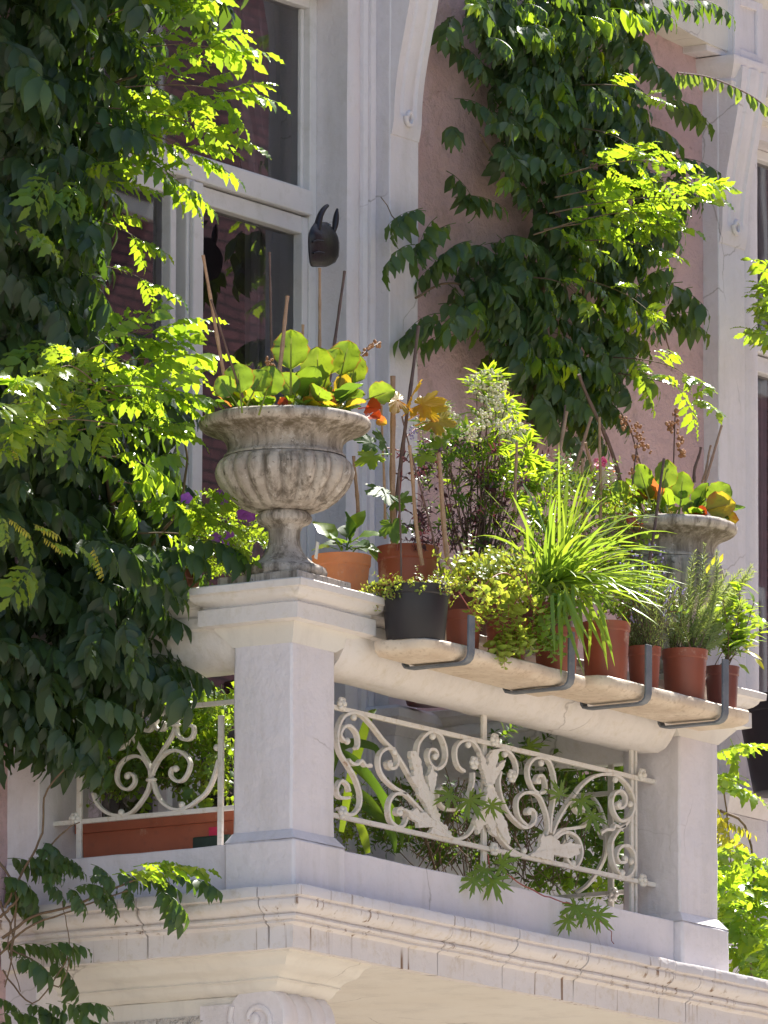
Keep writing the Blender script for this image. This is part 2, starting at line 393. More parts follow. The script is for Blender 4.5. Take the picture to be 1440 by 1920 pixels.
# the street's other side: a brick house that the windows mirror
opp = thing('brick_house', 'sunlit red brick house across the street mirrored in the dark window panes', 'building', (30, -24, -7.5))
m = MB(); m.box(4, 110, -34, -24, -7.5, 34)
obj('wall', m, 'brick', opp)
for i in range(10):
    for j in range(7):
        x = 8+i*9.4; z = -5.5+j*4.3
        m = MB(); m.box(x, x+1.7, -24.02, -23.9, z, z+2.6)
        wf = obj('window', m, 'frame', opp)
        m = MB(); m.box(x+.12, x+.8, -23.93, -23.88, z+.12, z+2.48); m.box(x+.9, x+1.58, -23.93, -23.88, z+.12, z+2.48)
        obj('pane', m, 'room', wf)
# ---------------------------------------------------------------- townhouse
TH = thing('townhouse', 'pink rendered townhouse front with white pilasters, scroll brackets and tall windows behind the balcony', 'house', (2.5, 1.3, -7.5))
ZT = 4.95
def wallpiece(x0, x1, y0, y1, z0, z1, mat='pink', name='wall', st=.12, wp=.004, bev=None):
    m = MB().grid_box(x0, x1, y0, y1, z0, z1, st)
    if wp: m.warp(wp, 3.5, x0)
    return obj(name, m, mat, TH, smooth=40, bevel=bev)
wallpiece(-4, .075, 1.17, 1.5, -.5, ZT); wallpiece(2.45, 4.56, 1.17, 1.5, .9, ZT, st=.08, wp=.006); wallpiece(7.0, 14, 1.17, 1.5, -.5, ZT, st=.5)
wallpiece(2.45, 4.56, 1.165, 1.5, -.6, .92, 'white'); wallpiece(-4, 14, 1.165, 1.5, -7.5, -.52, 'soffit', st=1, wp=0)
for x0, x1 in ((.46, 2.08), (4.93, 6.8)):
    wallpiece(x0-.01, x1+.01, 1.2, 1.6, 3.56, ZT, 'white', 'lintel', .2)
    m = MB().sweep([(x0-.02, 1.2), (x1+.02, 1.2)], [(-.05, 3.62), (.05, 3.62), (.06, 3.66), (.10, 3.70), (.10, 3.76), (-.05, 3.76)])
    obj('lintel_moulding', m, 'soffit', TH, smooth=35)
    wallpiece(x0, x1, 1.2, 1.6, -.6, .14 if x0 < 1 else .88, 'white', 'window_sill_wall', .2)
# neighbouring window's ledge
m = MB().sweep([(4.75, 1.0), (6.9, 1.0)], [(-.3, .50), (.0, .50), (.02, .47), (.05, .44), (.05, .41), (.0, .39), (-.02, .34), (-.02, .25), (-.05, .22), (-.3, .22)])
obj('ledge', m, 'soffit', TH, smooth=35)
# architraves (vertical mouldings beside the windows)
def arch(x0, x1, flip):
    pr_ = [(0, 1.50), (0, 1.16), (.02, 1.15), (.05, 1.148), (.075, 1.155), (.085, 1.165), (.09, 1.15), (.105, 1.14), (.118, 1.147), (.125, 1.16), (.13, 1.143), (.15, 1.137), (.165, 1.15), (.172, 1.16), (.195, 1.16), (.195, 1.50)]
    m = MB(); zs = [z0+(z1-z0)*i/30 for z0, z1 in ((-.03, 3.62),) for i in range(31)]
    pts = [((x0+a) if not flip else (x1-a), y) for a, y in pr_]
    if flip: pts = pts[::-1]
    k = len(pts); vs = [(x, y, z) for z in zs for x, y in pts]; fs = []
    for i in range(len(zs)-1):
        for j in range(k-1): fs.append((i*k+j, i*k+j+1, (i+1)*k+j+1, (i+1)*k+j))
    m.add(vs, fs); m.warp(.0015, 5); obj('architrave', m, 'white', TH, smooth=35)
arch(2.08, 2.275, False); arch(.265, .46, True); arch(4.735, 4.93, True)
# pilasters with scroll brackets
def pilaster(x0, x1, zc):
    m = MB().grid_box(x0, x1, 1.10, 1.5, -.5, ZT-.1, .07); m.warp(.002, 4, x0)
    obj('pilaster', m, 'white', TH, smooth=40, bevel=.004)
    # pedestal
    m = MB().grid_box(x0-.05, x1+.05, 1.04, 1.5, -.5, .88, .08); m.warp(.002, 4, x0+1); obj('pedestal', m, 'white', TH, smooth=40, bevel=.004)
    m = MB().sweep([(x0-.05, 1.3), (x0-.05, 1.04), (x1+.05, 1.04), (x1+.05, 1.3)], [(-.05, .88), (.0, .88), (.012, .90), (.03, .93), (.045, .94), (.045, .97), (.02, .985), (-.05, .99)])
    obj('pedestal_moulding', m, 'white', TH, smooth=35)
    # S-curved face
    n = 44; vs = []; fs = []; z1 = zc+.62; z0 = zc-.05
    prof = []
    for i in range(n+1):
        t = i/n; z = z0+(z1-z0)*t
        if t < .12: d = .004+.012*math.sin(t/.12*math.pi/2)
        else:
            u = (t-.12)/.88; d = .016+.085*(u*u*(3-2*u)) + .03*max(0, u-.75)
        prof.append((d, z))
    xs = [(0, 0), (.03, 0), (.035, -.006), (.05, -.008), (.055, .006), (.09, .012), (.125, .006), (.13, -.008), (.145, -.006), (.15, 0), (1, 0)]
    W = x1-x0
    cols = [(x0+.003, 1.13)]+[(x0+.003, 0)]+[(x0+.02+(W-.04)*a, b) for a, b in ((0, 0), (.12, 0), (.17, .010), (.25, .012), (.3, .002), (.5, -.003), (.7, .002), (.75, .012), (.83, .010), (.88, 0), (1, 0))]+[(x1-.003, 0), (x1-.003, 1.13)]
    k = len(cols)
    for i, (d, z) in enumerate(prof):
        fade = min(1, max(0, (i-4)/2)); 
        for q, (x, b) in enumerate(cols):
            vs.append((x, b if q in (0, k-1) else 1.10-d+b*fade, z))
    for i in range(n):
        for j in range(k-1): fs.append((i*k+j, i*k+j+1, (i+1)*k+j+1, (i+1)*k+j))
    fs.append(tuple(range(k))[::-1]); fs.append(tuple(n*k+j for j in range(k)))
    m = MB().add(vs, fs); cb = obj('scroll_bracket', m, 'white', TH, smooth=40)
    # the little rolled end of the bead
    m = MB(); cx = (x0+x1)/2; pts = [V((cx+.028*math.cos(a)*s, 1.10-.018-.006*s, z0+.075+.028*math.sin(a)*s*1.3)) for a, s in [(math.pi*1.0+math.pi*2*i/14, 1-.05*i) for i in range(15)]]
    m.tube(pts, [.009]*15, 6); obj('scroll', m, 'white', cb, smooth=60)
    # capital
    zk = zc+.60
    m = MB().sweep([(x0-.02, 1.3), (x0-.02, 1.03), (x1+.02, 1.03), (x1+.02, 1.3)], [(-.12, zk-.06), (.0, zk-.06), (.01, zk-.04), (.0, zk-.025), (.012, zk-.015), (.03, zk+.02), (.035, zk+.03), (.035, zk+.055), (.0, zk+.062), (-.12, zk+.062)])
    obj('capital_moulding', m, 'white', TH, smooth=35)
    m = MB(); y = 1.02
    m.box(x0-.008, x1+.008, y+.012, 1.3, zk+.06, zk+.30)
    for a in ((x0-.008, x0+.035, zk+.06, zk+.30), (x1-.035, x1+.008, zk+.06, zk+.30), (x0+.035, x1-.035, zk+.06, zk+.095), (x0+.035, x1-.035, zk+.265, zk+.30)):
        m.box(a[0], a[1], y, y+.012, a[2], a[3])
    obj('capital_block', m, 'white', TH, bevel=.003)
pilaster(2.27, 2.458, 3.13); pilaster(.075, .27, 3.13); pilaster(4.545, 4.738, 3.12); pilaster(6.95, 7.14, 3.12)
# entablature over capitals
m = MB().sweep([(4.0, 1.18), (14, 1.18)], [(-.1, 4.02), (.12, 4.02), (.13, 4.05), (.16, 4.09), (.16, 4.14), (.18, 4.17), (.21, 4.21), (.21, 4.30), (-.1, 4.34)], step=.3)
obj('entablature', m, 'soffit', TH, smooth=35)
m = MB(); m.box(4.4, 7.4, 1.06, 1.3, 3.78, 4.03); obj('frieze', m, 'white', TH, bevel=.004)
# corner of the arched niche head
vs = [(4.56, 1.05, 4.02), (4.56, 1.05, 3.80)]+[(4.56-.75*math.sin(a), 1.05, 3.80+.20*(1-math.cos(a))) for a in [math.pi/2*i/8 for i in range(1, 9)]]
n = len(vs); m = MB().add(vs+[(a, 1.2, c) for a, b, c in vs], [tuple(range(n))[::-1], tuple(range(n, 2*n))]+[(i, (i+1) % n, n+(i+1) % n, n+i) for i in range(n)])
obj('arch_spandrel', m, 'soffit', TH)
# windows
def frame_bar(par, name, x0, x1, z0, z1, y0, y1, bead=True):
    m = MB(); m.box(x0, x1, y0, y1, z0, z1); return obj(name, m, 'frame', par, bevel=.005)
def glass(par, x0, x1, z0, z1, y=1.33):
    m = MB(); m.add([(x0, y, z0), (x1, y, z0), (x1, y, z1), (x0, y, z1)], [(0, 1, 2, 3)]); return obj('pane', m, 'glass', par)
def window(x0, x1, zt, tr0, tr1, zb, posts):
    w = frame_bar(TH, 'window', x0, x0+.05, zb, zt, 1.29, 1.37)
    frame_bar(w, 'frame', x1-.045, x1, zb, zt, 1.29, 1.37); frame_bar(w, 'head', x0+.05, x1-.045, zt-.04, zt, 1.292, 1.37)
    frame_bar(w, 'transom', x0+.05, x1-.045, tr0, tr1, 1.275, 1.372); frame_bar(w, 'sill', x0+.05, x1-.045, zb, zb+.08, 1.27, 1.372)
    # glazing beads
    for a in ((x1-.065, x1-.045, tr1, zt-.04), (x0+.05, x0+.065, tr1, zt-.04)): frame_bar(w, 'glazing_bead', *a, 1.315, 1.36)
    frame_bar(w, 'glazing_bead', x0+.065, x1-.065, tr1, tr1+.018, 1.316, 1.36)
    glass(w, x0+.05, x1-.05, tr1+.01, zt-.03)
    for a, b in posts[1:-1]:
        frame_bar(w, 'mullion', (a+b)/2-.028, (a+b)/2+.028, zb+.08, tr0, 1.28, 1.372)
        frame_bar(w, 'cover_strip', (a+b)/2-.012, (a+b)/2+.05, zb+.09, tr0-.01, 1.262, 1.28)
    for i in range(len(posts)-1):
        a = posts[i][1]; b = posts[i+1][0]; t = .036
        frame_bar(w, 'casement', a, a+t, zb+.08, tr0-.006, 1.296, 1.36); frame_bar(w, 'casement', b-t, b, zb+.08, tr0-.006, 1.296, 1.36)
        frame_bar(w, 'casement', a+t, b-t, tr0-.07, tr0-.006, 1.298, 1.36); frame_bar(w, 'casement', a+t, b-t, zb+.08, zb+.2, 1.298, 1.36)
        glass(w, a+t-.003, b-t+.003, zb+.19, tr0-.065, 1.335)
    return w
w1 = window(.46, 2.08, 3.56, 2.757, 2.847, .14, [(.46, .51), (1.20, 1.335), (2.035, 2.08)])
w2 = window(4.93, 6.8, 3.56, 2.757, 2.847, .88, [(4.93, 4.98), (5.62, 5.74), (6.75, 6.8)])
# curtains and rooms behind
def curtain(x0, x1, z0, z1, edge, y=1.47):
    m = MB(); nx, nz = 60, 24; vs = []; fs = []
    for k in range(nz+1):
        z = z0+(z1-z0)*k/nz; xa = edge(z)
        for i in range(nx+1):
            x = xa+(x1-xa)*i/nx; vs.append((x, y+.025*math.sin(i*.9)+.01*math.sin(i*2.3+z), z))
    for k in range(nz):
        for i in range(nx): a = k*(nx+1)+i; fs.append((a, a+1, a+nx+2, a+nx+1))
    return obj('curtain', m.add(vs, fs), 'curtain', TH, smooth=60)
curtain(1.6, 2.1, .2, 3.6, lambda z: 1.93-.36*max(0, min(1, (z-2.75)/.8))**2)
curtain(.4, 1.0, .2, 2.8, lambda z: .50+.0*z)
curtain(4.9, 5.5, 1, 3.6, lambda z: 4.9)
for x0, x1 in ((.3, 2.3), (4.8, 7)):
    m = MB(); m.box(x0, x1, 2.8, 2.85, 0, 3.8); m.box(x0, x0+.05, 1.61, 2.8, 0, 3.8); m.box(x1-.05, x1, 1.61, 2.8, 0, 3.8); m.box(x0, x1, 1.61, 2.8, 3.7, 3.8); m.box(x0, x1, 1.61, 2.8, 0, .1)
    obj('room', m, 'room', TH)

# ================================================================ BALCONY
BA = thing('balcony', 'white painted stone balcony with square piers, thick handrail and moulded crack stained cornice', 'balcony', (1.6, .6, -.2))
def bpart(name, mb, mat='white', smooth=40, bevel=.004, par=None, **k): return obj(name, mb, mat, par or BA, smooth=smooth, bevel=bevel, **k)
CORN = [(-.06, 0), (.088, 0), (.092, -.006), (.092, -.034), (.078, -.040), (.084, -.048), (.083, -.060), (.074, -.073), (.058, -.083), (.044, -.088), (.052, -.093), (.054, -.099), (.048, -.106), (.036, -.108), (.040, -.116), (.026, -.121), (.021, -.126), (.020, -.199), (-.06, -.197)]
GP = .003
def cpath(a, b):
    """sub-path of the cornice line between lengths a and b (0 at the wall on the left side)"""
    pts = [(0, 1.16), (0, 0), (3.7, 0), (3.7, 1.16)]; out = []; s = 0
    for i in range(3):
        p, q = V(pts[i]), V(pts[i+1]); L = (q-p).length
        if s+L > a and s < b:
            t0 = max(0, (a-s)/L); t1 = min(1, (b-s)/L)
            if not out: out.append(tuple(p.lerp(q, t0)))
            out.append(tuple(p.lerp(q, t1)))
        s += L
    return out
cuts = [0, .60, 1.085, 1.16+.86, 1.16+1.265, 1.16+1.72, 1.16+2.28, 1.16+2.46, 1.16+3.1, 6.0]
for i in range(len(cuts)-1):
    m = MB().sweep(cpath(cuts[i]+GP, cuts[i+1]-GP), CORN, .04); m.warp(.0030, 7, i)
    bpart('cornice_block', m, 'cornice', 38, None)
m = MB(); m.box(.03, 3.67, .03, 1.16, -.1935, -.012); bpart('floor_slab', m, 'soffit')
m = MB().grid_box(.024, 3.65, .024, 1.165, -.1985, -.1955, .1); bpart('soffit', m, 'soffit', 40, None)
BED = [(-.4, -.190), (-.015, -.192), (-.02, -.206), (-.045, -.212), (-.06, -.222), (-.07, -.236), (-.085, -.244), (-.115, -.249), (-.135, -.258), (-.145, -.268), (-.142, -.274), (-.160, -.279), (-.165, -.286), (-.18, -.300), (-.21, -.312), (-.4, -.312)]
m = MB().sweep([(0, 1.16), (0, 0), (.515, 0)], BED, .04); m.warp(.003, 8, 3)
# narrow the right end like a moulding return
m.v = [(x if x < .2 else x-.0, y, z) for x, y, z in m.v]
bpart('bed_moulding', m, 'soffit', 38, None)
# beam with carved relief under the balcony's left side
m = MB().grid_box(.215, .44, .30, 1.165, -1.2, -.312, .05); bpart('beam', m, 'soffit', 40, .004)
m = MB(); nx, nz = 110, 70; vs = []; fs = []
for k in range(nz+1):
    for i in range(nx+1):
        y = .42+.66*i/nx; z = -.37-.42*k/nz; e = min(i, nx-i, k, nz-k)/3
        q = V((y*22, z*22, 3)); d = (abs(noise.noise(q))*1.3+.6*abs(noise.noise(q*2.3)))*.014*min(1, e)
        vs.append((.212-d, y, z))
for k in range(nz):
    for i in range(nx): a = k*(nx+1)+i; fs.append((a, a+nx+1, a+nx+2, a+1))
obj('carved_panel', m.add(vs, fs), 'relief', BA, smooth=80)
# scroll bracket
cz = at(483, 1912, X=.20).z; cy = .275
m = MB(); prof = []; nX = 64
for i in range(nX+1):
    t = i/nX; r = .112+.010*abs(math.sin(t*math.pi*3.5))**.6
    prof.append((r, .20+.30*t))
vs = []; fs = []; seg = 40
for r, x in prof:
    for k in range(seg):
        an = 2*math.pi*k/seg; vs.append((x, cy+r*math.cos(an), cz+r*math.sin(an)))
for i in range(nX):
    for k in range(seg): k2 = (k+1) % seg; fs.append((i*seg+k, (i+1)*seg+k, (i+1)*seg+k2, i*seg+k2))
fs += [tuple(range(seg)), tuple(nX*seg+k for k in range(seg))[::-1]]
sb = bpart('scroll_bracket', MB().add(vs, fs), 'white', 45, None)
pts = [V((.196, cy+(.104-.0052*i)*math.cos(.5-i*.42), cz+(.104-.0052*i)*math.sin(.5-i*.42))) for i in range(17)]
bpart('scroll', MB().tube(catmull(pts, 4), .011, 7), 'white', 60, None, sb)
m = MB(); m.sphere((.196, cy, cz), .022, 12, 8, (.6, 1, 1)); bpart('scroll_eye', m, 'white', 60, None, sb)
m = MB().grid_box(.204, .49, .29, .50, cz-.9, cz+.06, .06); bpart('bracket_body', m, 'white', 40, None, sb)
# kerbs, piers
m = MB().grid_box(.286, 2.425, .005, .20, -.006, .164, .05); m.warp(.004, 5, 1); bpart('kerb', m)
m = MB().grid_box(.005, .20, .252, 1.16, -.006, .164, .05); m.warp(.004, 5, 2); bpart('kerb', m)
m = MB().grid_box(2.52, 2.70, .26, 1.16, -.006, .160, .05); m.warp(.003, 5, 3); bpart('kerb', m)
def pier(x0, x1, y1, seed, cap, ztop):
    m = MB().grid_box(x0, x1, 0, y1, .15, .84, .035); m.warp(.0035, 6, seed); p = bpart('pier', m, 'white', 40, .008)
    m = MB().grid_box(x0-.03, x1+.025, -.03, y1+.015, -.006, .165, .035)
    # sloped shoulder
    m.warp(.003, 6, seed+1); bpart('pier_base', m, 'white', 40, .01, p)
    vs = [(x0-.03, -.03, .163), (x1+.025, -.03, .163), (x1+.025, y1+.015, .163), (x0-.03, y1+.015, .163), (x0-.002, -.002, .198), (x1+.002, -.002, .198), (x1+.002, y1, .198), (x0-.002, y1, .198)]
    bpart('shoulder', MB().add(vs, [(0, 1, 5, 4), (1, 2, 6, 5), (2, 3, 7, 6), (3, 0, 4, 7), (4, 5, 6, 7)]), 'white', None, .004, p)
    a0, a1, b1 = cap
    z = ztop
    pf = [(-.13, z), (.095, z), (.10, z-.004), (.098, z-.026), (.082, z-.030), (.078, z-.040), (.066, z-.052), (.05, z-.060), (.046, z-.068), (.060, z-.074), (.060, z-.127), (.045, z-.131), (-.13, z-.131)]
    m = MB().sweep([(a0, b1/2), (a0, 0), (a1, 0), (a1, b1), (a0, b1), (a0, b1/2)], pf, .05); m.box(a0+.1, a1-.1, .1, b1-.1, z-.13, z-.003)
    m.warp(.0022, 7, seed+2); bpart('pier_cap', m, 'rail', 38, None, p)
    zt = z-.129; o = .022
    ring = lambda x_0, x_1, y_0, y_1, zz: [(x_0, y_0, zz), (x_1, y_0, zz), (x_1, y_1, zz), (x_0, y_1, zz)]
    vs = ring(a0-o, a1+o, -o, b1+o, zt)+ring(a0-o*.8, a1+o*.8, -o*.8, b1+o*.8, zt-.012)+ring(x0-.001, x1+.001, -.001, y1+.001, z-.20)
    fs = [(k+4*r, (k+1) % 4+4*r, (k+1) % 4+4*r+4, k+4*r+4)[::-1] for r in range(2) for k in range(4)]
    bpart('cap_splay', MB().add(vs, fs), 'soffit', None, None, p)
    return p
pier(0, .259, .235, 1, (0, .355, .28), 1.022)
pier(2.458, 2.716, .235, 5, (2.40, 2.79, .28), 1.022)
HR = [(.150, .995), (.158, .990), (.158, .966), (.140, .960), (.134, .948), (.122, .938), (.135, .932), (.138, .926), (.138, .898), (.128, .890), (.126, .868), (.116, .838), (.098, .806), (.074, .780), (.045, .764)]
HRp = HR+[(-a, b) for a, b in HR[::-1]]
def handrail(path, seed):
    m = MB().sweep(path, HRp, .05); m.warp(.004, 5, seed); return bpart('handrail', m, 'rail', 38, None)
handrail([(.30, .11), (2.42, .11)], 11); handrail([(.12, 1.16), (.12, .24)], 12); handrail([(2.59, .25), (2.59, 1.16)], 13)

# ================================================================ IRON RAILINGS
def rail_thing(label, org, nrm, f):
    t = thing('iron_railing', label, 'railing', org)
    n = V(nrm)
    def bar(name, pts, w=.012, d=.018, sm=False):
        return obj(name, flatbar([V(p) for p in pts], n, w, d), 'iron', t, smooth=30, bevel=.0018)
    def scroll(cr, pts, w=.0105, d=.020):
        return obj('scroll', flatbar(catmull([f(cr, *p) for p in pts], 6), n, w, d), 'iron', t, smooth=35, bevel=.0015)
    def ball(cr, x, y, r=.0135):
        obj('ball', MB().sphere(f(cr, x, y)+n*.004, r, 10, 7), 'iron', t, smooth=80)
    def rosette(cr, x, y, r=.024):
        c = f(cr, x, y)+n*.014; s = n.cross(V((0, 0, 1))).normalized(); m = MB()
        for k in range(6):
            a = k*math.pi/3; m.sphere(c+s*math.cos(a)*r*.62+V((0, 0, 1))*math.sin(a)*r*.62, r*.42, 7, 5)
        m.sphere(c+n*.008, r*.42, 7, 5); obj('rosette', m, 'iron', t, smooth=80)
    def leaf(cr, poly, rib=None):
        q = []
        for i, p in enumerate(poly):
            p2 = poly[(i+1) % len(poly)]; q.append(p); dx, dy = p2[0]-p[0], p2[1]-p[1]; L = math.hypot(dx, dy)
            if L > 55:
                k = 2 if L < 120 else 3
                for j in range(k):
                    u = (j+.55)/k; b = .09*L/k; q.append((p[0]+dx*u+dy/L*b, p[1]+dy*u-dx/L*b))
                    if j < k-1: u = (j+1)/k; b = -.09*L/k; q.append((p[0]+dx*u+dy/L*b, p[1]+dy*u-dx/L*b))
        pts = [f(cr, *p) for p in q]; bm = bmesh.new(); vs = [bm.verts.new(p+n*.012) for p in pts]
        fc = bm.faces.new(vs); r = bmesh.ops.inset_region(bm, faces=[fc], thickness=.0045, depth=0)
        for v in fc.verts: v.co += n*.007
        bmesh.ops.triangulate(bm, faces=[fc])
        ex = [bm.verts.new(p+n*.004) for p in pts]
        for i in range(len(pts)):
            j = (i+1) % len(pts); bm.faces.new((vs[i], vs[j], ex[j], ex[i]))
        me = bpy.data.meshes.new('acanthus_leaf'); bmesh.ops.recalc_face_normals(bm, faces=bm.faces)
        for v in bm.verts: v.co -= ORG[t.name]
        bm.to_mesh(me); bm.free(); me.materials.append(MT['iron'])
        o = link('acanthus_leaf', me, t)
        if rib: obj('leaf_rib', flatbar(catmull([f(cr, *p)+n*.017 for p in rib], 5), n, .005, .008), 'iron', t, smooth=60)
        return o
    return t, bar, scroll, ball, rosette, leaf
ff = lambda cr, x, y: (at(620+x/4.5, 1300+y/4.5, Y=.107) if cr == 4 else at(900+x/4.5, 1360+y/4.5, Y=.107))
t, bar, scroll, ball, rosette, leaf = rail_thing('cream wrought iron railing with scrolls and acanthus leaves between the two white piers', (1.4, .107, .165), (0, -1, 0), ff)
zt, zb = .667, .301
bar('rail', [(.262, .107, zt), (2.458, .107, zt)], .016, .016); bar('rail', [(.262, .107, zb), (2.458, .107, zb)], .016, .016)
for x, z1, ww in ((1.364, .78, .026), (2.325, .78, .016), (2.352, .78, .012), (.285, .70, .014)): bar('post', [(x, .118, .15), (x, .118, z1)], ww, .012)
for p in ([(135, 405), (105, 400), (75, 350), (100, 290), (150, 275), (200, 320), (222, 380), (222, 440), (205, 470)],
          [(150, 880), (110, 885), (60, 870), (45, 800), (80, 740), (130, 770), (150, 830)],
          [(62, 970), (130, 1020), (190, 1015), (235, 950), (240, 850), (200, 720), (130, 600), (70, 500), (48, 400), (55, 300), (100, 200), (180, 165), (250, 185), (330, 260), (440, 400), (520, 480), (600, 600), (680, 740), (760, 870), (860, 1050), (990, 1210), (1090, 1225), (1170, 1170), (1220, 1060), (1260, 960)],
          [(530, 470), (470, 465), (410, 510), (395, 600), (430, 700), (520, 790), (620, 850), (700, 930), (790, 1030)],
          [(520, 480), (548, 530), (555, 590), (520, 635), (480, 625), (470, 590), (497, 575)],
          [(620, 850), (540, 850), (490, 910), (478, 1000), (500, 1080), (560, 1130), (610, 1110), (632, 1040), (600, 980), (558, 975), (545, 1010), (575, 1025)],
          [(745, 740), (725, 640), (715, 560), (730, 430), (790, 350), (850, 325), (910, 350), (950, 430), (965, 520), (945, 600), (890, 640), (840, 610), (810, 540), (825, 480), (870, 480), (890, 520), (868, 545)],
          [(1290, 640), (1250, 500), (1200, 420), (1150, 395), (1090, 410), (1050, 460), (1045, 540), (1070, 620), (1120, 660)],
          [(1195, 670), (1190, 760), (1160, 860), (1130, 930), (1080, 975), (1020, 985), (950, 970), (900, 910), (893, 840), (930, 800), (965, 825)],
          [(140, 560), (170, 590), (215, 600), (250, 570), (285, 610), (320, 605), (335, 620)]): scroll(4, p)
for p in ([(50, 330), (120, 230), (180, 205), (240, 230), (290, 310), (300, 400), (270, 470)],
          [(165, 390), (150, 480), (170, 600), (220, 720), (290, 810), (370, 865), (440, 830), (458, 770), (440, 720), (400, 710), (388, 742), (415, 745)],
          [(400, 860), (330, 790), (302, 700), (310, 620), (360, 575), (430, 568), (490, 600), (530, 680), (560, 780), (565, 880), (545, 930)],
          [(480, 572), (440, 540), (400, 440), (400, 350), (440, 290), (500, 272), (570, 300), (610, 400), (625, 520), (610, 650), (590, 780), (580, 910)],
          [(490, 575), (535, 560), (545, 500), (520, 430), (480, 430), (463, 475), (495, 485)],
          [(600, 920), (650, 800), (720, 680), (780, 600), (850, 510), (940, 440), (1050, 412), (1150, 430), (1230, 500), (1280, 600), (1288, 700), (1250, 780), (1180, 808), (1125, 740), (1105, 650), (1125, 580), (1180, 555), (1220, 600), (1215, 670), (1175, 700), (1145, 675), (1168, 655)],
          [(785, 620), (785, 680), (810, 730), (850, 742), (868, 700)],
          [(1255, 785), (1210, 850), (1150, 900), (1100, 1000), (1108, 1130), (1150, 1230), (1210, 1285), (1270, 1250), (1298, 1150), (1280, 1060), (1230, 1015), (1170, 1035), (1145, 1100), (1170, 1155), (1220, 1150), (1213, 1110)],
          [(600, 950), (680, 885), (780, 870), (870, 850), (920, 790), (922, 760)],
          [(610, 970), (690, 910), (760, 910), (820, 960), (850, 1050), (840, 1130), (800, 1195), (755, 1175), (720, 1125)],
          [(90, 800), (150, 940), (230, 1030), (330, 1090), (420, 1105), (500, 1050)],
          [(1010, 910), (1060, 880), (1110, 880), (1130, 845), (1170, 860), (1215, 850)]): scroll(5, p)
leaf(4, [(1000, 1225), (900, 1205), (800, 1178), (830, 1130), (705, 1135), (700, 1090), (640, 1060), (590, 975), (650, 1000), (690, 970), (715, 1010), (770, 1010), (800, 1050), (860, 1090), (930, 1150)], [(610, 990), (700, 1050), (800, 1110), (960, 1200)])
leaf(4, [(950, 1170), (880, 1100), (820, 1060), (790, 1000), (760, 930), (710, 870), (700, 800), (660, 750), (635, 705), (670, 700), (655, 600), (635, 520), (640, 490), (680, 490), (700, 530), (722, 560), (735, 650), (745, 720), (780, 790), (803, 840), (790, 750), (780, 700), (805, 670), (820, 610), (832, 660), (862, 680), (850, 750), (835, 850), (850, 950), (870, 1010), (890, 1020), (880, 1080), (950, 1130)], [(660, 510), (690, 620), (740, 780), (800, 930), (850, 1050), (930, 1150)])
leaf(4, [(1280, 770), (1260, 690), (1235, 620), (1222, 500), (1262, 545), (1290, 640), (1300, 530), (1340, 478), (1385, 475), (1372, 570), (1345, 650), (1400, 590), (1440, 565), (1425, 620), (1370, 700), (1340, 770)])
leaf(4, [(1290, 790), (1340, 790), (1365, 860), (1400, 920), (1385, 950), (1360, 1000), (1350, 1090), (1365, 1215), (1330, 1190), (1290, 1100), (1250, 1120), (1210, 1195), (1195, 1130), (1180, 1080), (1230, 1010), (1270, 900)])
leaf(5, [(385, 1103), (470, 1030), (480, 950), (495, 918), (512, 945), (560, 928), (600, 960), (632, 980), (640, 1010), (700, 1000), (725, 978), (742, 1000), (800, 1008), (825, 1018), (792, 1040), (805, 1085), (720, 1125), (660, 1110), (585, 1092), (583, 1145), (520, 1130)], [(400, 1095), (520, 1060), (640, 1055), (810, 1035)])
leaf(5, [(100, 690), (150, 760), (190, 830), (200, 900), (222, 960), (210, 1010), (170, 960), (120, 880), (95, 800)])
for c, x, y in ((4, 185, 205), (4, 850, 365), (4, 1150, 435), (4, 985, 1185), (4, 130, 405), (4, 870, 535), (4, 490, 600), (4, 575, 1010), (5, 200, 245), (5, 505, 320), (5, 1130, 460), (5, 1255, 665), (5, 360, 1060), (5, 775, 1165), (5, 1190, 1245), (5, 1265, 1150), (5, 855, 690), (5, 400, 728), (5, 480, 470), (5, 1160, 668), (5, 1215, 1125), (4, 525, 495)): ball(c, x, y, .012)
for c, x, y in ((4, 65, 90), (4, 1355, 395), (4, 75, 1010), (4, 1350, 1315), (4, 1180, 590), (5, 240, 430), (5, 1340, 420), (5, 1345, 1310)): rosette(c, x, y)
obj('collar', MB().sphere(ff(4, 1310, 778)+V((0, -.012, 0)), .02, 10, 6, (1.1, .8, .5)), 'iron', t, smooth=80)
fl = lambda cr, x, y: at(140+x/4.8, 1300+y/4.8, X=.12)
t, bar, scroll, ball, rosette, leaf = rail_thing('cream wrought iron railing half hidden by hanging vine, left side of the balcony', (.12, .7, .165), (-1, 0, 0), fl)
bar('rail', [(.12, 1.1, .664), (.12, .235, .664)], .016, .016); bar('rail', [(.12, 1.1, .306), (.12, .235, .306)], .016, .016)
for px in (55, 1325):
    y = fl(0, px, 1200).y; bar('post', [(.112, y, .15), (.112, y, .70 if px < 99 else .62)], .02, .012)
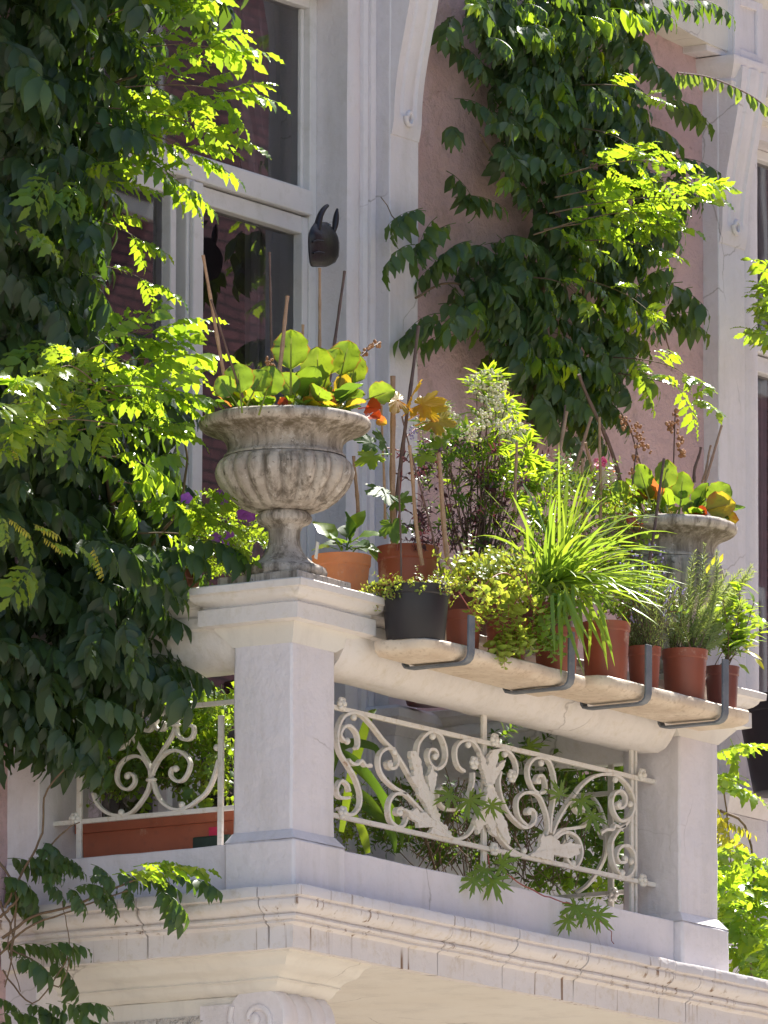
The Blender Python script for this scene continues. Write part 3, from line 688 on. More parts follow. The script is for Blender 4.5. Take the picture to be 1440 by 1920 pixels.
for p in ([(100, 620), (105, 520), (120, 430), (180, 330), (260, 250), (340, 205), (420, 215)],
          [(375, 375), (340, 350), (300, 400), (310, 460), (370, 500), (450, 480), (490, 400), (490, 320), (460, 250), (425, 215)],
          [(500, 350), (510, 270), (545, 205), (590, 180)], [(640, 160), (700, 210), (710, 270), (690, 320), (650, 340), (610, 310), (625, 272)],
          [(790, 170), (740, 210), (720, 270), (750, 325), (800, 325), (818, 285), (795, 258)], [(800, 165), (860, 160), (905, 200), (910, 290), (880, 380), (820, 480), (760, 580), (710, 660), (700, 740)],
          [(905, 290), (935, 220), (980, 170)], [(915, 300), (930, 370), (980, 415), (1040, 410), (1075, 360), (1070, 300), (1035, 290)],
          [(505, 340), (560, 450), (620, 550), (670, 640), (690, 760)],
          [(690, 700), (620, 590), (540, 565), (450, 600), (395, 680), (385, 780), (430, 850), (490, 862), (540, 810), (540, 750), (500, 722), (462, 745)],
          [(700, 720), (760, 600), (840, 530), (920, 515), (990, 550), (1040, 620), (1030, 700), (980, 780), (920, 790), (868, 740), (880, 680), (930, 680)],
          [(690, 780), (660, 880), (600, 980), (520, 1070), (430, 1100), (330, 1090), (260, 1050), (205, 990), (170, 900)],
          [(705, 780), (740, 900), (800, 990), (900, 1045), (1000, 1035), (1100, 970), (1190, 890), (1255, 760), (1300, 600)]): scroll(0, p)
for x, y in ((605, 205), (375, 385), (425, 1075), (970, 1005), (1285, 490), (815, 180), (345, 235), (535, 335), (740, 250), (915, 680), (480, 745)): ball(0, x, y, .012)
for x, y in ((20, 1130),): rosette(0, x, y, .022)
obj('collar', MB().sphere(fl(0, 690, 778), .017, 10, 6, (1, 1.3, .5)), 'iron', t, smooth=80); obj('collar', MB().sphere(fl(0, 912, 285), .015, 10, 6, (1, 1.3, .5)), 'iron', t, smooth=80)
fr_ = lambda cr, x, y: at(900+x/4.5, 1360+y/4.5, X=2.59)
t, bar, scroll, ball, rosette, leaf = rail_thing('sunlit cream iron railing with one rosette, seen through the front railing by the right pier', (2.59, .7, .165), (-1, 0, 0), fr_)
bar('rail', [(2.59, 1.16, .664), (2.59, .235, .664)], .016, .016); bar('rail', [(2.59, 1.16, .306), (2.59, .235, .306)], .016, .016)
for yy in (.37, .98): bar('post', [(2.595, yy, .15), (2.595, yy, .77)], .022, .012)
for p in ([(920, 570), (1000, 680), (1050, 820), (1060, 940), (1050, 1100), (980, 1250), (900, 1350), (815, 1410)], [(1070, 900), (1020, 905), (1030, 950), (1060, 940)], [(740, 900), (700, 1000), (640, 1080), (560, 1100), (500, 1040), (520, 960), (580, 950)]): scroll(0, p)
rosette(0, 1135, 1430, .026)
# ================================================================ SHELF, BRACKETS
def shelf(label, x0, x1, y0, y1, z0, z1, seed):
    r = .05; out = [(x0, y1), (x0+.01, y0+r*1.3), (x0+.03, y0+r*.5), (x0+.07, y0)]
    k = 16; out += [(x0+.07+(x1-x0-.13)*i/k, y0) for i in range(1, k+1)]
    out += [(x1-.02, y0+r*.5), (x1, y0+r*1.2), (x1, y1)]
    n = len(out); vs = []; lay = [(.030, z0), (.006, z0+.012), (0, z0+.02), (0, z1-.006), (.006, z1)]
    c = V(((x0+x1)/2, (y0+y1)/2))
    for o, z in lay:
        for x, y in out:
            vs.append((x+(o if x < x0+.06 else (-o if x > x1-.06 else 0)), y+(o if y < y1-.001 else 0), z))
    fs = [((l*n+i), (l*n+(i+1) % n), ((l+1)*n+(i+1) % n), ((l+1)*n+i)) for l in range(len(lay)-1) for i in range(n)]
    fs += [tuple(range(n))[::-1], tuple((len(lay)-1)*n+i for i in range(n))]
    m = MB().add(vs, fs); m.warp(.005, 8, seed)
    tag(obj('stone_shelf', m, 'ledge', smooth=45, org=V((x0, y1, z0))), label, 'shelf', 'stone shelves along the handrail')
shelf('cream stone shelf carrying the black pot, left one in front of the handrail', .40, 1.462, -.272, -.062, .824, .874, 1)
shelf('cream stone shelf carrying the rightmost small pots, right one in front of the handrail', 1.47, 2.52, -.285, -.062, .838, .890, 2)
for i, (px, lab) in enumerate(((882, 'grey flat iron bracket right of the black pot, hooked under the shelf'), (1070, 'grey flat iron bracket in front of the grassy plant, hooked under the shelf'),
                               (1213, 'grey flat iron bracket in front of the lavender pot, hooked under the shelf'), (1357, 'grey flat iron bracket in front of the last small pot on the right'))):
    X = at(px, 1240, Y=-.295).x; zb = .818 if i < 2 else .828; zt = (.974, 1.006, 1.027, 1.045)[i]
    P = [(X, -.298, zt), (X, -.297, zb+.03), (X, -.292, zb+.012), (X, -.280, zb+.001), (X, -.262, zb-.004), (X, -.06, zb-.004), (X, -.042, zb-.001), (X, -.035, zb+.010), (X, -.033, zb+.034)]
    if i > 1: P = [(a, b-.003, c) for a, b, c in P]
    m = flatbar([V(p) for p in P], (1, 0, 0), .008, .038)
    tag(obj('iron_bracket', m, 'bracket', smooth=40, bevel=.0015, org=V((X, -.29, zb))), lab, 'bracket', 'iron brackets holding the shelf')
# ================================================================ URNS
def urn(label, cx, cy, k=1.0, z0=1.022, h=1.0):
    t = thing('stone_urn', label, 'urn', (cx, cy, z0))
    c = (cx, cy, z0)
    m = MB().grid_box(cx-.162*k, cx+.162*k, cy-.162*k, cy+.162*k, z0-.002, z0+.038, .04); m.warp(.0025, 8, 2)
    obj('base', m, 'stone', t, smooth=40, bevel=.004)
    foot = [(.01, .036), (.128, .038), (.140, .046), (.145, .060), (.140, .074), (.126, .082), (.112, .086), (.100, .094), (.080, .110), (.064, .130), (.056, .150), (.052, .175), (.054, .200), (.060, .215), (.066, .222)]
    obj('foot', MB().lathe([(r*k, z*h) for r, z in foot], c, 64).warp(.0015, 9, 1), 'stone', t, smooth=60)
    col = [(.064, .220), (.084, .228), (.093, .238), (.094, .250), (.086, .262), (.078, .268), (.09, .275)]
    obj('collar', MB().lathe([(r*k, z*h) for r, z in col], c, 64).warp(.0015, 9, 1), 'stone', t, smooth=60)
    bowl = [(.08, .268), (.115, .273), (.150, .287), (.180, .310), (.205, .336), (.223, .362), (.232, .384), (.2345, .402), (.231, .420), (.221, .435), (.208, .446), (.198, .451)]
    bw = []
    for i in range(len(bowl)-1):
        for j in range(4): u = j/4; bw.append((bowl[i][0]*(1-u)+bowl[i+1][0]*u, bowl[i][1]*(1-u)+bowl[i+1][1]*u))
    bw.append(bowl[-1])
    nl = 22
    def rf(r, z, an):
        zz = z/h; a = min(1, max(0, (zz-.268)/.03))*min(1, max(0, (.452-zz)/.022))
        s = abs(math.sin(an*nl/2+.4)); return r*(1-.13*a*(1-s**.5))
    obj('bowl', MB().lathe([(r*k, z*h) for r, z in bw], c, nl*12, rf).warp(.0015, 9, 3), 'stone', t, smooth=80)
    rim = [(.207, .449), (.205, .457), (.198, .461), (.193, .475), (.194, .490), (.200, .504), (.214, .518), (.236, .530), (.260, .538), (.277, .545), (.287, .555), (.289, .568), (.285, .578), (.272, .583), (.257, .584), (.248, .57)]
    obj('rim', MB().lathe([(r*k, z*h) for r, z in rim], c, 96).warp(.002, 8, 4), 'stone', t, smooth=50)
    m = MB(); m.lathe([(r*k, z*h) for r, z in ((.256, .572), (.12, .582), (.001, .585))], c, 24); m.warp(.006, 14, 2); obj('soil', m, 'soil', t, smooth=60)
    return t
urn('weathered grey stone urn with fluted bowl on the left pier, planted with round leaves', .13, .12)
urn('weathered stone urn on the right pier, half hidden behind grass and rosemary', 2.58, .12, .85)
# ================================================================ PLANT TOOLS
def blade(L, W, prof, fold=.12, curl=.25, nst=5, wav=0, teeth=0):
    """leaf blade along +X, face up +Z; returns MB"""
    m = MB(); vs = []; fs = []
    for i in range(nst+1):
        t = i/nst; j = t*(len(prof)-1); a = int(min(j, len(prof)-2)); wd = (prof[a]*(1-(j-a))+prof[a+1]*(j-a))*W/2
        wd *= 1+teeth*(1 if i % 2 else -1)
        x = L*t; z = -curl*L*t*t; wv = wav*W*math.sin(i*2.4)
        vs += [(x, -wd-wv*.3, z+fold*wd+wv), (x, 0, z), (x, wd+wv*.3, z+fold*wd-wv)]
    for i in range(nst):
        fs += [(i*3, i*3+3, i*3+4, i*3+1), (i*3+1, i*3+4, i*3+5, i*3+2)]
    return m.add(vs, fs)
OV = [.06, .62, .95, 1.0, .78, .42, .03]; LAN = [.1, .55, .85, 1, .9, .6, .05]; ROUND = [.12, .45, .82, 1, .98, .72, .25]; STRAP = [.8, 1, 1, .9, .7, .4, .05]
def frame(d, up=(0, 0, 1), roll=0, pos=(0, 0, 0), s=1):
    d = V(d).normalized(); u = V(up); u = u-d*u.dot(d)
    u = u.normalized() if u.length > 1e-4 else d.orthogonal().normalized()
    sde = u.cross(d)
    m = Matrix((d*s, sde*s, u*s)).transposed().to_4x4() @ Matrix.Rotation(roll, 4, 'X'); m.translation = V(pos); return m
def rdir(az, el): return V((math.cos(az)*math.cos(el), math.sin(az)*math.cos(el), math.sin(el)))
def scr(r, u, f=0): return RT*r+V((0, 0, 1))*u+V((FW.x, FW.y, 0)).normalized()*f     # right / up / away from the street
def frond(n, L, ll, lw, droop, dangle, seed, wav=.06, single=True, spread=1.0, nst=5, teeth=0):
    rs = random.Random(seed); m = MB(); P = []; d = V((1, 0, .10)); p = V((0, 0, 0)); st = L/(n+1)
    for i in range(n+2):
        P.append(p.copy()); p = p+d.normalized()*st; d.z -= droop/(n+1); d.y += rs.uniform(-.06, .06)
    m.tube(P, [.0022*(1-.6*i/(n+1)) for i in range(n+2)], 3, False)
    for i in range(1, n+2):
        tdir = (P[min(i+1, n+1)]-P[i-1]).normalized()
        for s in ((-1, 1) if i <= n else (0,)):
            ang = rs.uniform(.85, 1.2)*spread
            dd = (tdir*math.cos(ang)+V((0, 1, 0))*s*math.sin(ang)) if s else tdir
            dd = V((dd.x, dd.y, dd.z-dangle*rs.uniform(.6, 1.4))).normalized()
            sz = rs.uniform(.8, 1.15)*(.75+.5*math.sin(math.pi*(i/(n+1.6))))
            up = V((rs.uniform(-.3, .3)+.5*dangle, s*.35*dangle, 1))
            b = blade(ll*sz, lw*sz*rs.uniform(.85, 1.15), OV, rs.uniform(-.05, .35), rs.uniform(.05, .45), nst, wav*rs.uniform(-1, 1), teeth)
            m.merge(b, frame(dd, up, rs.uniform(-.5, .5), P[i]))
    return m
# ---- point in polygon sampling
def inpoly(x, y, P):
    c = False; j = len(P)-1
    for i in range(len(P)):
        if (P[i][1] > y) != (P[j][1] > y) and x < (P[j][0]-P[i][0])*(y-P[i][1])/(P[j][1]-P[i][1])+P[i][0]: c = not c
        j = i
    return c
def samples(poly, n, gapsc=None):
    xs = [p[0] for p in poly]; ys = [p[1] for p in poly]; out = []
    while len(out) < n:
        x, y = rnd(min(xs), max(xs)), rnd(min(ys), max(ys))
        if inpoly(x, y, poly): out.append((x, y))
    return out
DROOP = [frond(5, .21, .082, .038, 1.0, 1.05, 10+i, .14, nst=6, teeth=.05) for i in range(6)]
FLAT = [frond(5, .24, .082, .036, .5, .2, 30+i, .16, nst=9, teeth=.13) for i in range(6)]
PIN = [frond(8, .26, .050, .021, .5, .9, 50+i, .05) for i in range(3)]
def meshes(name, L, mat): return [q.mesh(name, mat, 60) for q in L]
ME_DROOP, ME_FLAT, ME_PIN = meshes('leaf', DROOP, 'vine'), meshes('leaf', FLAT, 'vine'), meshes('leaf', PIN, 'vine_mid')
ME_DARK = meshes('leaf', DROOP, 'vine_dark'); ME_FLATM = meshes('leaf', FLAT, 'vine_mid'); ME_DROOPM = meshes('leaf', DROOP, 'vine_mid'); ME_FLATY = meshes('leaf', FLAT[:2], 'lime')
ME_YEL = meshes('leaf', PIN, 'yellow')
def put_leaf(root, me, pos, d, up=(0, 0, 1), s=1.0, roll=0, name='leaf'):
    o = bpy.data.objects.new(name, me); COL.objects.link(o); o.parent = root
    m = frame(d, up, roll, V(pos)-ORG[root.name], s); o.matrix_local = m; return o
# ================================================================ VINES
def vine_dir(kind):
    if kind == 'hang':   # away from the wall, drooping
        az = -math.pi/2+rnd(-1.25, 1.25); return rdir(az, rnd(-.7, .15))
    if kind == 'right':  # reaching out to the right into the sun
        v = scr(rnd(.5, 1), rnd(-.15, .45), rnd(-.6, .3)); return v.normalized()
    if kind == 'left':
        return scr(-rnd(.4, 1), rnd(-.3, .4), rnd(-.6, .2)).normalized()
# --- left vine
LV = thing('wisteria_vine', 'large dark green wisteria hanging down the left side over the window and balcony', 'vine', (-.5, 1.1, -3))
def lx(x, y):
    """how far out along X the leaf mass sits at a picture height"""
    return rnd(-.40, .05)
def leftpos(x, y, X):
    p = at(x, y, X=X)
    if p.y > 1.12: p = at(x, y, Y=1.10-rnd(0, .1))
    return p
MASS = [(-30, -30), (235, -30), (250, 60), (240, 160), (215, 230), (170, 300), (140, 400), (140, 500), (130, 560), (170, 640), (260, 700), (280, 760), (290, 860), (310, 950), (350, 1030), (380, 1060), (310, 1075), (250, 1100), (240, 1200), (310, 1260), (310, 1285), (260, 1275), (215, 1280), (170, 1320), (140, 1400), (100, 1430), (60, 1400), (-30, 1380)]
def masspos(x, y, front):
    if y < 1000:
        p = at(x, y, Y=rnd(.62, .80) if front else rnd(.82, 1.12))
        if p.x < -.75: p = at(x, y, X=-.75+rnd(0, .1))
        return p
    return leftpos(x, y, rnd(-.42, -.22) if front else rnd(-.25, .06))
st = MB()
for x, y in samples(MASS, 560): st.merge(random.choice(DROOP), frame(vine_dir('hang'), pos=masspos(x, y-25, False), s=rnd(.8, 1.15)))
for i in range(420):     # unseen leaves added above the picture to shade the vine below
    p = V((rnd(-1.6, .45), rnd(.55, 1.1), rnd(3.15, 4.6))); st.merge(random.choice(DROOP), frame(vine_dir('hang'), pos=p, s=rnd(.9, 1.2)))
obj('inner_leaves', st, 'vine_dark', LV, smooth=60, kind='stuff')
for x, y in samples(MASS, 150):
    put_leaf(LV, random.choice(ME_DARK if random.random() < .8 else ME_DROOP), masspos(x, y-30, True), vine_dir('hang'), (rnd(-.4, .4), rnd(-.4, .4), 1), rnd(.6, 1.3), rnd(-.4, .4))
def shoot(root, a, c, Ya, Yc, n, ms, s0=.8, spread=.9, sag=.02):
    n = max(3, int(n*.8))
    """a woody shoot from the dark mass to a tip, with leaves alternating along it"""
    A, C = at(*a, Y=Ya), at(*c, Y=Yc); q = catmull([A, A.lerp(C, .35)+V((0, 0, sag)), A.lerp(C, .7)+V((0, 0, sag*1.2)), C], 6)
    obj('shoot', MB().tube(q, [.0032*(1-.7*i/(len(q)-1)) for i in range(len(q))], 5), 'stem', root, smooth=80)
    for i in range(n):
        t = .12+.88*(i+.5)/n; p = q[min(len(q)-1, int(t*(len(q)-1)))]; d0 = (C-A).normalized(); sd = 1 if i % 2 else -1
        sv = scr(-(C-A).dot(V((0, 0, 1))), 0, 0)*0+V((0, 0, 1))*sd*rnd(.0, .7)+scr(0, 0, -sd)*rnd(.1, .9)
        d = (d0*rnd(.5, 1.1)+sv*spread).normalized(); put_leaf(root, random.choice(ms), p, d, (rnd(-.5, .5), rnd(-.5, .5), 1), s0*rnd(.6, 1.25)*(1-.2*t), rnd(-.7, .7))
    put_leaf(root, random.choice(ms), C-(C-A).normalized()*.06, (C-A)+scr(0, 0, rnd(-.1, .1)), (rnd(-.3, .3), rnd(-.3, .3), 1), s0*1.1)
for a_, c_, Ya, Yc, n, k in (((180, 40), (330, 5), .7, .45, 7, .8), ((170, 110), (410, 90), .7, .35, 10, .85), ((180, 170), (435, 175), .7, .32, 11, .8), ((170, 200), (405, 250), .7, .35, 10, .8), ((180, 230), (380, 300), .7, .4, 9, .75), ((190, 270), (340, 345), .75, .45, 7, .75),
                           ((100, 400), (270, 455), .8, .5, 4, .6), ((100, 490), (290, 535), .8, .45, 4, .6), ((60, 330), (230, 345), .8, .5, 5, .7),
                           ((120, 680), (300, 620), .6, .35, 7, .85), ((130, 710), (320, 675), .6, .35, 8, .85), ((110, 740), (325, 735), .6, .30, 9, .8), ((110, 770), (350, 750), .6, .32, 9, .65), ((130, 810), (305, 810), .6, .35, 8, .7), ((150, 860), (290, 880), .6, .38, 6, .65), ((200, 900), (330, 950), .6, .35, 7, .7), ((220, 940), (400, 975), .6, .3, 6, .6), ((260, 1000), (430, 1030), .6, .22, 6, .6),
                           ((200, 780), (15, 760), .5, .05, 9, .85), ((220, 740), (60, 710), .5, .1, 9, .85), ((240, 800), (40, 800), .5, .1, 8, .75), ((180, 720), (110, 690), .4, .1, 5, .8), ((140, 780), (20, 840), .4, .1, 5, .6)):
    shoot(LV, a_, c_, Ya, Yc, n, ME_FLATM if random.random() < .8 else ME_DROOPM, k)
for x0, y0, n in ((0, 965, 5), (60, 990, 4), (150, 1010, 3), (0, 800, 3)):   # yellow and lime fronds on the left, backlit glow put into the leaf colour
    for k in range(n-1): put_leaf(LV, random.choice(ME_YEL if k % 2 else ME_FLATY), at(x0+k*22+rnd(-10, 10), y0+k*9+rnd(-12, 12), Y=.25), scr(rnd(.2, 1), rnd(-1, .1), rnd(-.6, .2)), (rnd(-.6, .6), -.4, 1), rnd(.25, .45), rnd(-.5, .5))
for x, y in ((90, 330), (150, 340), (60, 1060), (110, 640), (40, 420)):
    put_leaf(LV, random.choice(ME_FLATY), at(x, y, Y=.55), scr(rnd(-.5, 1), -.4, -.5), (0, -1, 1), .9)
# bottom strands of the same vine
for poly, n in (([(0, 1640), (120, 1600), (330, 1640), (380, 1670), (300, 1690), (60, 1690), (0, 1720)], 24), ([(0, 1760), (120, 1770), (130, 1800), (0, 1810)], 6), ([(-20, 1850), (110, 1860), (180, 1900), (-20, 1940)], 12), ([(0, 1560), (140, 1560), (160, 1620), (0, 1640)], 8)):
    for x, y in samples(poly, n):
        p = at(x, y, X=rnd(-.28, -.12)); put_leaf(LV, random.choice(ME_DROOP), p, scr(rnd(.2, 1), rnd(-.4, .2), rnd(-.6, 0)), (rnd(-.3, .3), 0, 1), rnd(.4, .8))
for x, y in ((250, 1625), (290, 1632), (210, 1640)): put_leaf(LV, random.choice(ME_FLATM), at(x, y, X=-.32), scr(1, .05, -.3), (.3, -.3, 1), .8)
def stems(root, lines, mat='stem', r=.006, name='stem', plane=None):
    for pts, k in lines:
        q = catmull([at(x, y, **plane) for x, y in pts], 5); nn = len(q)
        q = [p+V((rnd(-1, 1), rnd(-1, 1), rnd(-1, 1)))*r*.5 for p in q]
        obj(name, MB().tube(q, [r*k*(1-.5*i/nn) for i in range(nn)], 6), mat, root, smooth=80)
stems(LV, [([(5, 1760), (60, 1720), (160, 1690), (250, 1650), (330, 1640)], .9), ([(0, 1790), (50, 1740), (140, 1705), (240, 1670)], .7), ([(10, 1700), (40, 1640), (80, 1560), (90, 1480), (170, 1380), (175, 1320)], .8),
           ([(5, 1820), (60, 1880), (120, 1810), (130, 1760), (115, 1690)], .5), ([(20, 1780), (60, 1800), (110, 1850), (140, 1770)], .6), ([(0, 1720), (30, 1690), (45, 1660)], .9), ([(80, 1600), (120, 1560), (150, 1540)], .5),
           ([(0, 1690), (25, 1760), (10, 1850)], .7), ([(30, 1700), (15, 1780), (40, 1860)], .5), ([(-10, 1600), (30, 1680), (20, 1790)], .8)], plane=dict(X=-.2))
stems(LV, [([(120, 1300), (140, 900), (100, 500), (130, 0)], 3), ([(220, 1000), (180, 700), (200, 300), (160, -20)], 2.2), ([(60, 1500), (90, 1200), (60, 800)], 2.5), ([(270, 1040), (330, 960), (350, 860), (335, 800)], 1), ([(210, 660), (280, 720), (330, 820)], 1.1), ([(140, 180), (230, 150), (330, 110)], 1)], plane=dict(X=.12))
# --- centre vine on the pink wall
CV = thing('climbing_vine', 'dark green vine climbing the pink wall between the two pilasters, tips sunlit on its right', 'vine', (3.3, 1.1, 0))
CM = [(870, -30), (1180, -30), (1180, 60), (1150, 130), (1180, 200), (1240, 270), (1220, 340), (1260, 360), (1230, 430), (1200, 500), (1160, 560), (1190, 650), (1170, 740), (1110, 820), (1030, 830), (980, 760), (920, 700), (890, 640), (850, 570), (850, 500), (930, 470), (980, 440), (980, 380), (930, 340), (910, 260), (930, 200), (890, 130), (870, 60)]
st = MB()
for x, y in samples(CM, 430): st.merge(random.choice(DROOP), frame(vine_dir('hang'), pos=at(x, y-20, Y=rnd(1.0, 1.14)), s=rnd(.5, .85)))
obj('inner_leaves', st, 'vine', CV, smooth=60, kind='stuff')
for x, y in samples(CM, 190):
    put_leaf(CV, random.choice(ME_DROOP if random.random() < .8 else ME_DROOPM), at(x, y-30, Y=rnd(.92, 1.06)), vine_dir('hang'), (rnd(-.4, .4), rnd(-.4, .4), 1), rnd(.5, .95), rnd(-.4, .4))
for x, y in ((860, 400), (880, 500), (850, 270), (845, 350), (870, 120), (860, 215), (840, 90), (1210, 60), (1230, 150), (1250, 210), (1220, 290), (1260, 330), (1240, 560), (1250, 620), (830, 600), (845, 560), (860, 60), (900, 20), (1160, 200), (1200, 100)):
    put_leaf(CV, random.choice(ME_DROOP), at(x-8, y-30, Y=1.06), vine_dir('hang'), s=rnd(.8, 1.1))
for a_, c_, Ya, Yc, n, k in (((1050, 330), (1250, 305), .9, .45, 9, .65), ((1040, 370), (1310, 345), .9, .42, 12, .65), ((1030, 400), (1300, 375), .9, .42, 11, .65), ((1020, 430), (1250, 425), .9, .45, 10, .65), ((1000, 440), (1220, 400), .9, .48, 9, .7), ((1060, 455), (1235, 470), .9, .48, 7, .6),
                           ((1080, 160), (1230, 185), .95, .52, 5, .5), ((1090, 240), (1200, 290), .95, .6, 5, .6), ((1080, 520), (1225, 590), .95, .5, 6, .5), ((1160, 700), (1320, 755), .9, .35, 6, .65), ((1150, 670), (1300, 710), .9, .4, 4, .6), ((1000, 520), (1090, 560), .95, .7, 4, .6)):
    shoot(CV, a_, c_, Ya, Yc, n, ME_FLATM, k)
for poly, n in (([(740, 380), (840, 390), (860, 450), (900, 440), (900, 500), (780, 490), (730, 460)], 13), ([(800, 590), (850, 600), (850, 640), (800, 620)], 4), ([(1220, 480), (1290, 560), (1270, 640), (1230, 560)], 5)):
    for x, y in samples(poly, n):
        d = scr(-rnd(.1, 1), rnd(-.4, .1), rnd(-.6, .1)).normalized(); put_leaf(CV, random.choice(ME_DROOP), at(x+20, y-10, Y=rnd(.9, 1.0)), d, (0, 0, 1), rnd(.7, 1))
for x, y in ((1290, 0), (1230, -6), (1180, 5)): put_leaf(CV, random.choice(ME_DROOP), at(x, y, Y=.95), scr(1, -.1, -.2), s=.9)
stems(CV, [([(1130, 560), (1190, 500), (1230, 560), (1250, 640), (1262, 690)], .7), ([(780, 560), (840, 530), (920, 560), (980, 640)], .8), ([(900, 250), (930, 300), (1000, 380)], .7), ([(1000, 840), (1010, 600), (1040, 300), (1000, -20)], 2.6), ([(1060, 800), (1100, 500), (1090, 200), (1120, -20)], 2), ([(760, 440), (740, 410), (715, 368)], .5)], plane=dict(Y=1.05))
# overhanging spray at top right
SP = thing('leafy_spray', 'thin arching spray of small hanging leaves in front of the right pilaster capital', 'branch', tuple(at(1310, 140, Y=.75)))
q = catmull([at(x, y, Y=.75) for x, y in ((1270, 136), (1330, 145), (1400, 175), (1450, 210))], 6); obj('stem', MB().tube(q, .0035, 5), 'twig', SP)
sl_ = blade(.052, .024, OV, .2, .2, 5).mesh('leaf', 'gran', 60)
for i in range(26):
    t = i/26; p = q[int(t*(len(q)-1))]
    put_leaf(SP, sl_, p, scr(rnd(-.4, .5), -1, rnd(-.3, .3)), scr(.2, .1, -1), rnd(.8, 1.2))
# right-hand vines beyond the pier
RV = thing('wisteria_vine', 'sunlit lime green wisteria growing beyond the right pier at the lower right edge', 'vine', (3.5, .4, -2))
for poly, n, ms, Yr in (([(1345, 1620), (1460, 1610), (1460, 1840), (1380, 1800), (1350, 1720)], 70, ME_FLATM, (.15, .5)), ([(1350, 1500), (1400, 1560), (1380, 1600), (1345, 1600)], 4, ME_YEL, (.2, .35)), ([(1340, 1400), (1390, 1400), (1400, 1480), (1340, 1480)], 7, ME_FLATY, (.2, .3))):
    for x, y in samples(poly, n):
        d = scr(rnd(-.5, 1), rnd(-.3, .5), rnd(-.5, .5)).normalized(); put_leaf(RV, random.choice(ms), at(x, y, Y=rnd(*Yr))-d*.08, d, (rnd(-.5, .5), rnd(-.5, .5), 1), rnd(.55, .85), rnd(-.6, .6))
stems(RV, [([(1350, 1520), (1390, 1540), (1410, 1600), (1415, 1700), (1400, 1800)], .9), ([(1420, 1900), (1400, 1760), (1380, 1650)], 1), ([(1340, 1440), (1360, 1500), (1370, 1620)], .7)], plane=dict(Y=.35))
WV = thing('climbing_vine', 'bright green leaves added before the dark right window in place of a reflection, picture edge', 'vine', (5.3, 1.1, 1.2))  # leaves added before the glass, standing in for a reflected vine
for x, y in samples([(1425, 560), (1450, 490), (1490, 490), (1490, 640), (1430, 640)], 30):
    d = scr(rnd(-.8, .4), rnd(-.2, .5), rnd(-.5, .2)).normalized(); put_leaf(WV, random.choice(ME_FLATM), at(x, y, Y=rnd(.60, .95))-d*.08, d, (rnd(-.5, .5), rnd(-.5, .5), 1), rnd(.5, .8))
# ================================================================ URN PLANTS
BL = []
for i in range(6):
    rs = random.Random(i); m = MB(); vs = []; fs = []; nu, nv = 9, 8; L = .135; W = .118*rs.uniform(.85, 1.1)
    for u in range(nu+1):
        t = u/nu; prof = (math.sin(math.pi*min(1, t**.85))**.55 if 0 < t < 1 else .0)
        w = max(.05, prof)*W/2*(1 if t < .97 else .5)
        for v in range(nv+1):
            s = v/nv*2-1; z = .16*W*s*s*prof - .006*math.exp(-(s*3.2)**2) + .0035*math.sin(t*15)*abs(s)*(1 if i % 2 else -1) - .16*L*t*t + .0022*math.sin(v*2.2+u*1.3+i)+.0015*math.sin(u*3)
            vs.append((.035+L*t, w*s*(1+.07*math.sin(u*2.7+i*2)*abs(s)), z))
    for u in range(nu):
        for v in range(nv): a = u*(nv+1)+v; fs.append((a, a+nv+1, a+nv+2, a+1))
    m.add(vs, fs); m.tube([(-.05, 0, -.004), (0, 0, 0), (.04, 0, -.001), (.12, 0, -.006)], [.0045, .004, .0032, .0015], 5); BL.append(m)
NBV = 10*9
def bmeshes(k):
    out = []
    for q in BL:
        me = q.mesh('leaf', k, 60); at_ = me.attributes.new('edge', 'FLOAT', 'POINT')
        for u in range(10):
            for v in range(9): at_.data[u*9+v].value = max(abs(v-4)/4, 1 if u == 9 else (.6 if u == 8 else 0)); 
        out.append(me)
    return out
ME_B = {k: bmeshes(k) for k in ('berg', 'berg_red', 'berg_gold')}; ME_B['lime'] = ME_B['berg']; ME_B['dark'] = meshes('leaf', BL, 'dark_leaf')
def bergenia(label, cx, cy, z, k, n, seed):
    random.seed(seed); t = thing('bergenia_plant', label, 'plant', (cx, cy, z))
    for i in range(n):
        a = rnd(0, 6.283); rr = .20*math.sqrt(random.random())*k; el = rnd(.65, 1.4)-rr*1.7
        d = rdir(a+rnd(-.5, .5), el); p = V((cx+rr*math.cos(a), cy+rr*math.sin(a), z+.02))+d*rnd(.03, .06)
        mt = random.choice(('berg', 'berg', 'berg', 'dark', 'dark', 'berg_gold'))
        put_leaf(t, random.choice(ME_B[mt]), p, d, (rnd(-.6, .6), rnd(-.6, .6), 1), k*rnd(.55, 1.1), rnd(-.4, .4))
    for i in range(13):     # low leaves spilling over the rim
        a = -math.pi*rnd(.02, 1.0); p = V((cx+.20*k*math.cos(a), cy+.20*k*math.sin(a), z+.035)); mt = random.choice(('berg_red', 'berg_gold', 'berg', 'dark', 'berg'))
        put_leaf(t, random.choice(ME_B[mt]), p, rdir(a+rnd(-.6, .6), rnd(-.15, .3)), (rnd(-.3, .3), rnd(-.3, .3), 1), k*rnd(.5, .75), rnd(-.5, .5))
    return t
ZU = 1.022+.565
B1 = bergenia('round leaved bergenia with glowing lime and red rimmed leaves in the left urn', .13, .12, ZU, .78, 44, 3)
B2 = bergenia('bergenia with yellow edged leaves and brown dried flower stalks in the right urn', 2.58, .12, 1.022+.565, .70, 46, 4)
def screen_leaf(t, k, lst, Yp):
    for mt, x, y, r, u, f, s in lst: put_leaf(t, ME_B[mt][int(abs(x)) % 6], at(x, y, Y=Yp), scr(r, u, f), scr(rnd(-.3, .3), .25, -1), s*.85)
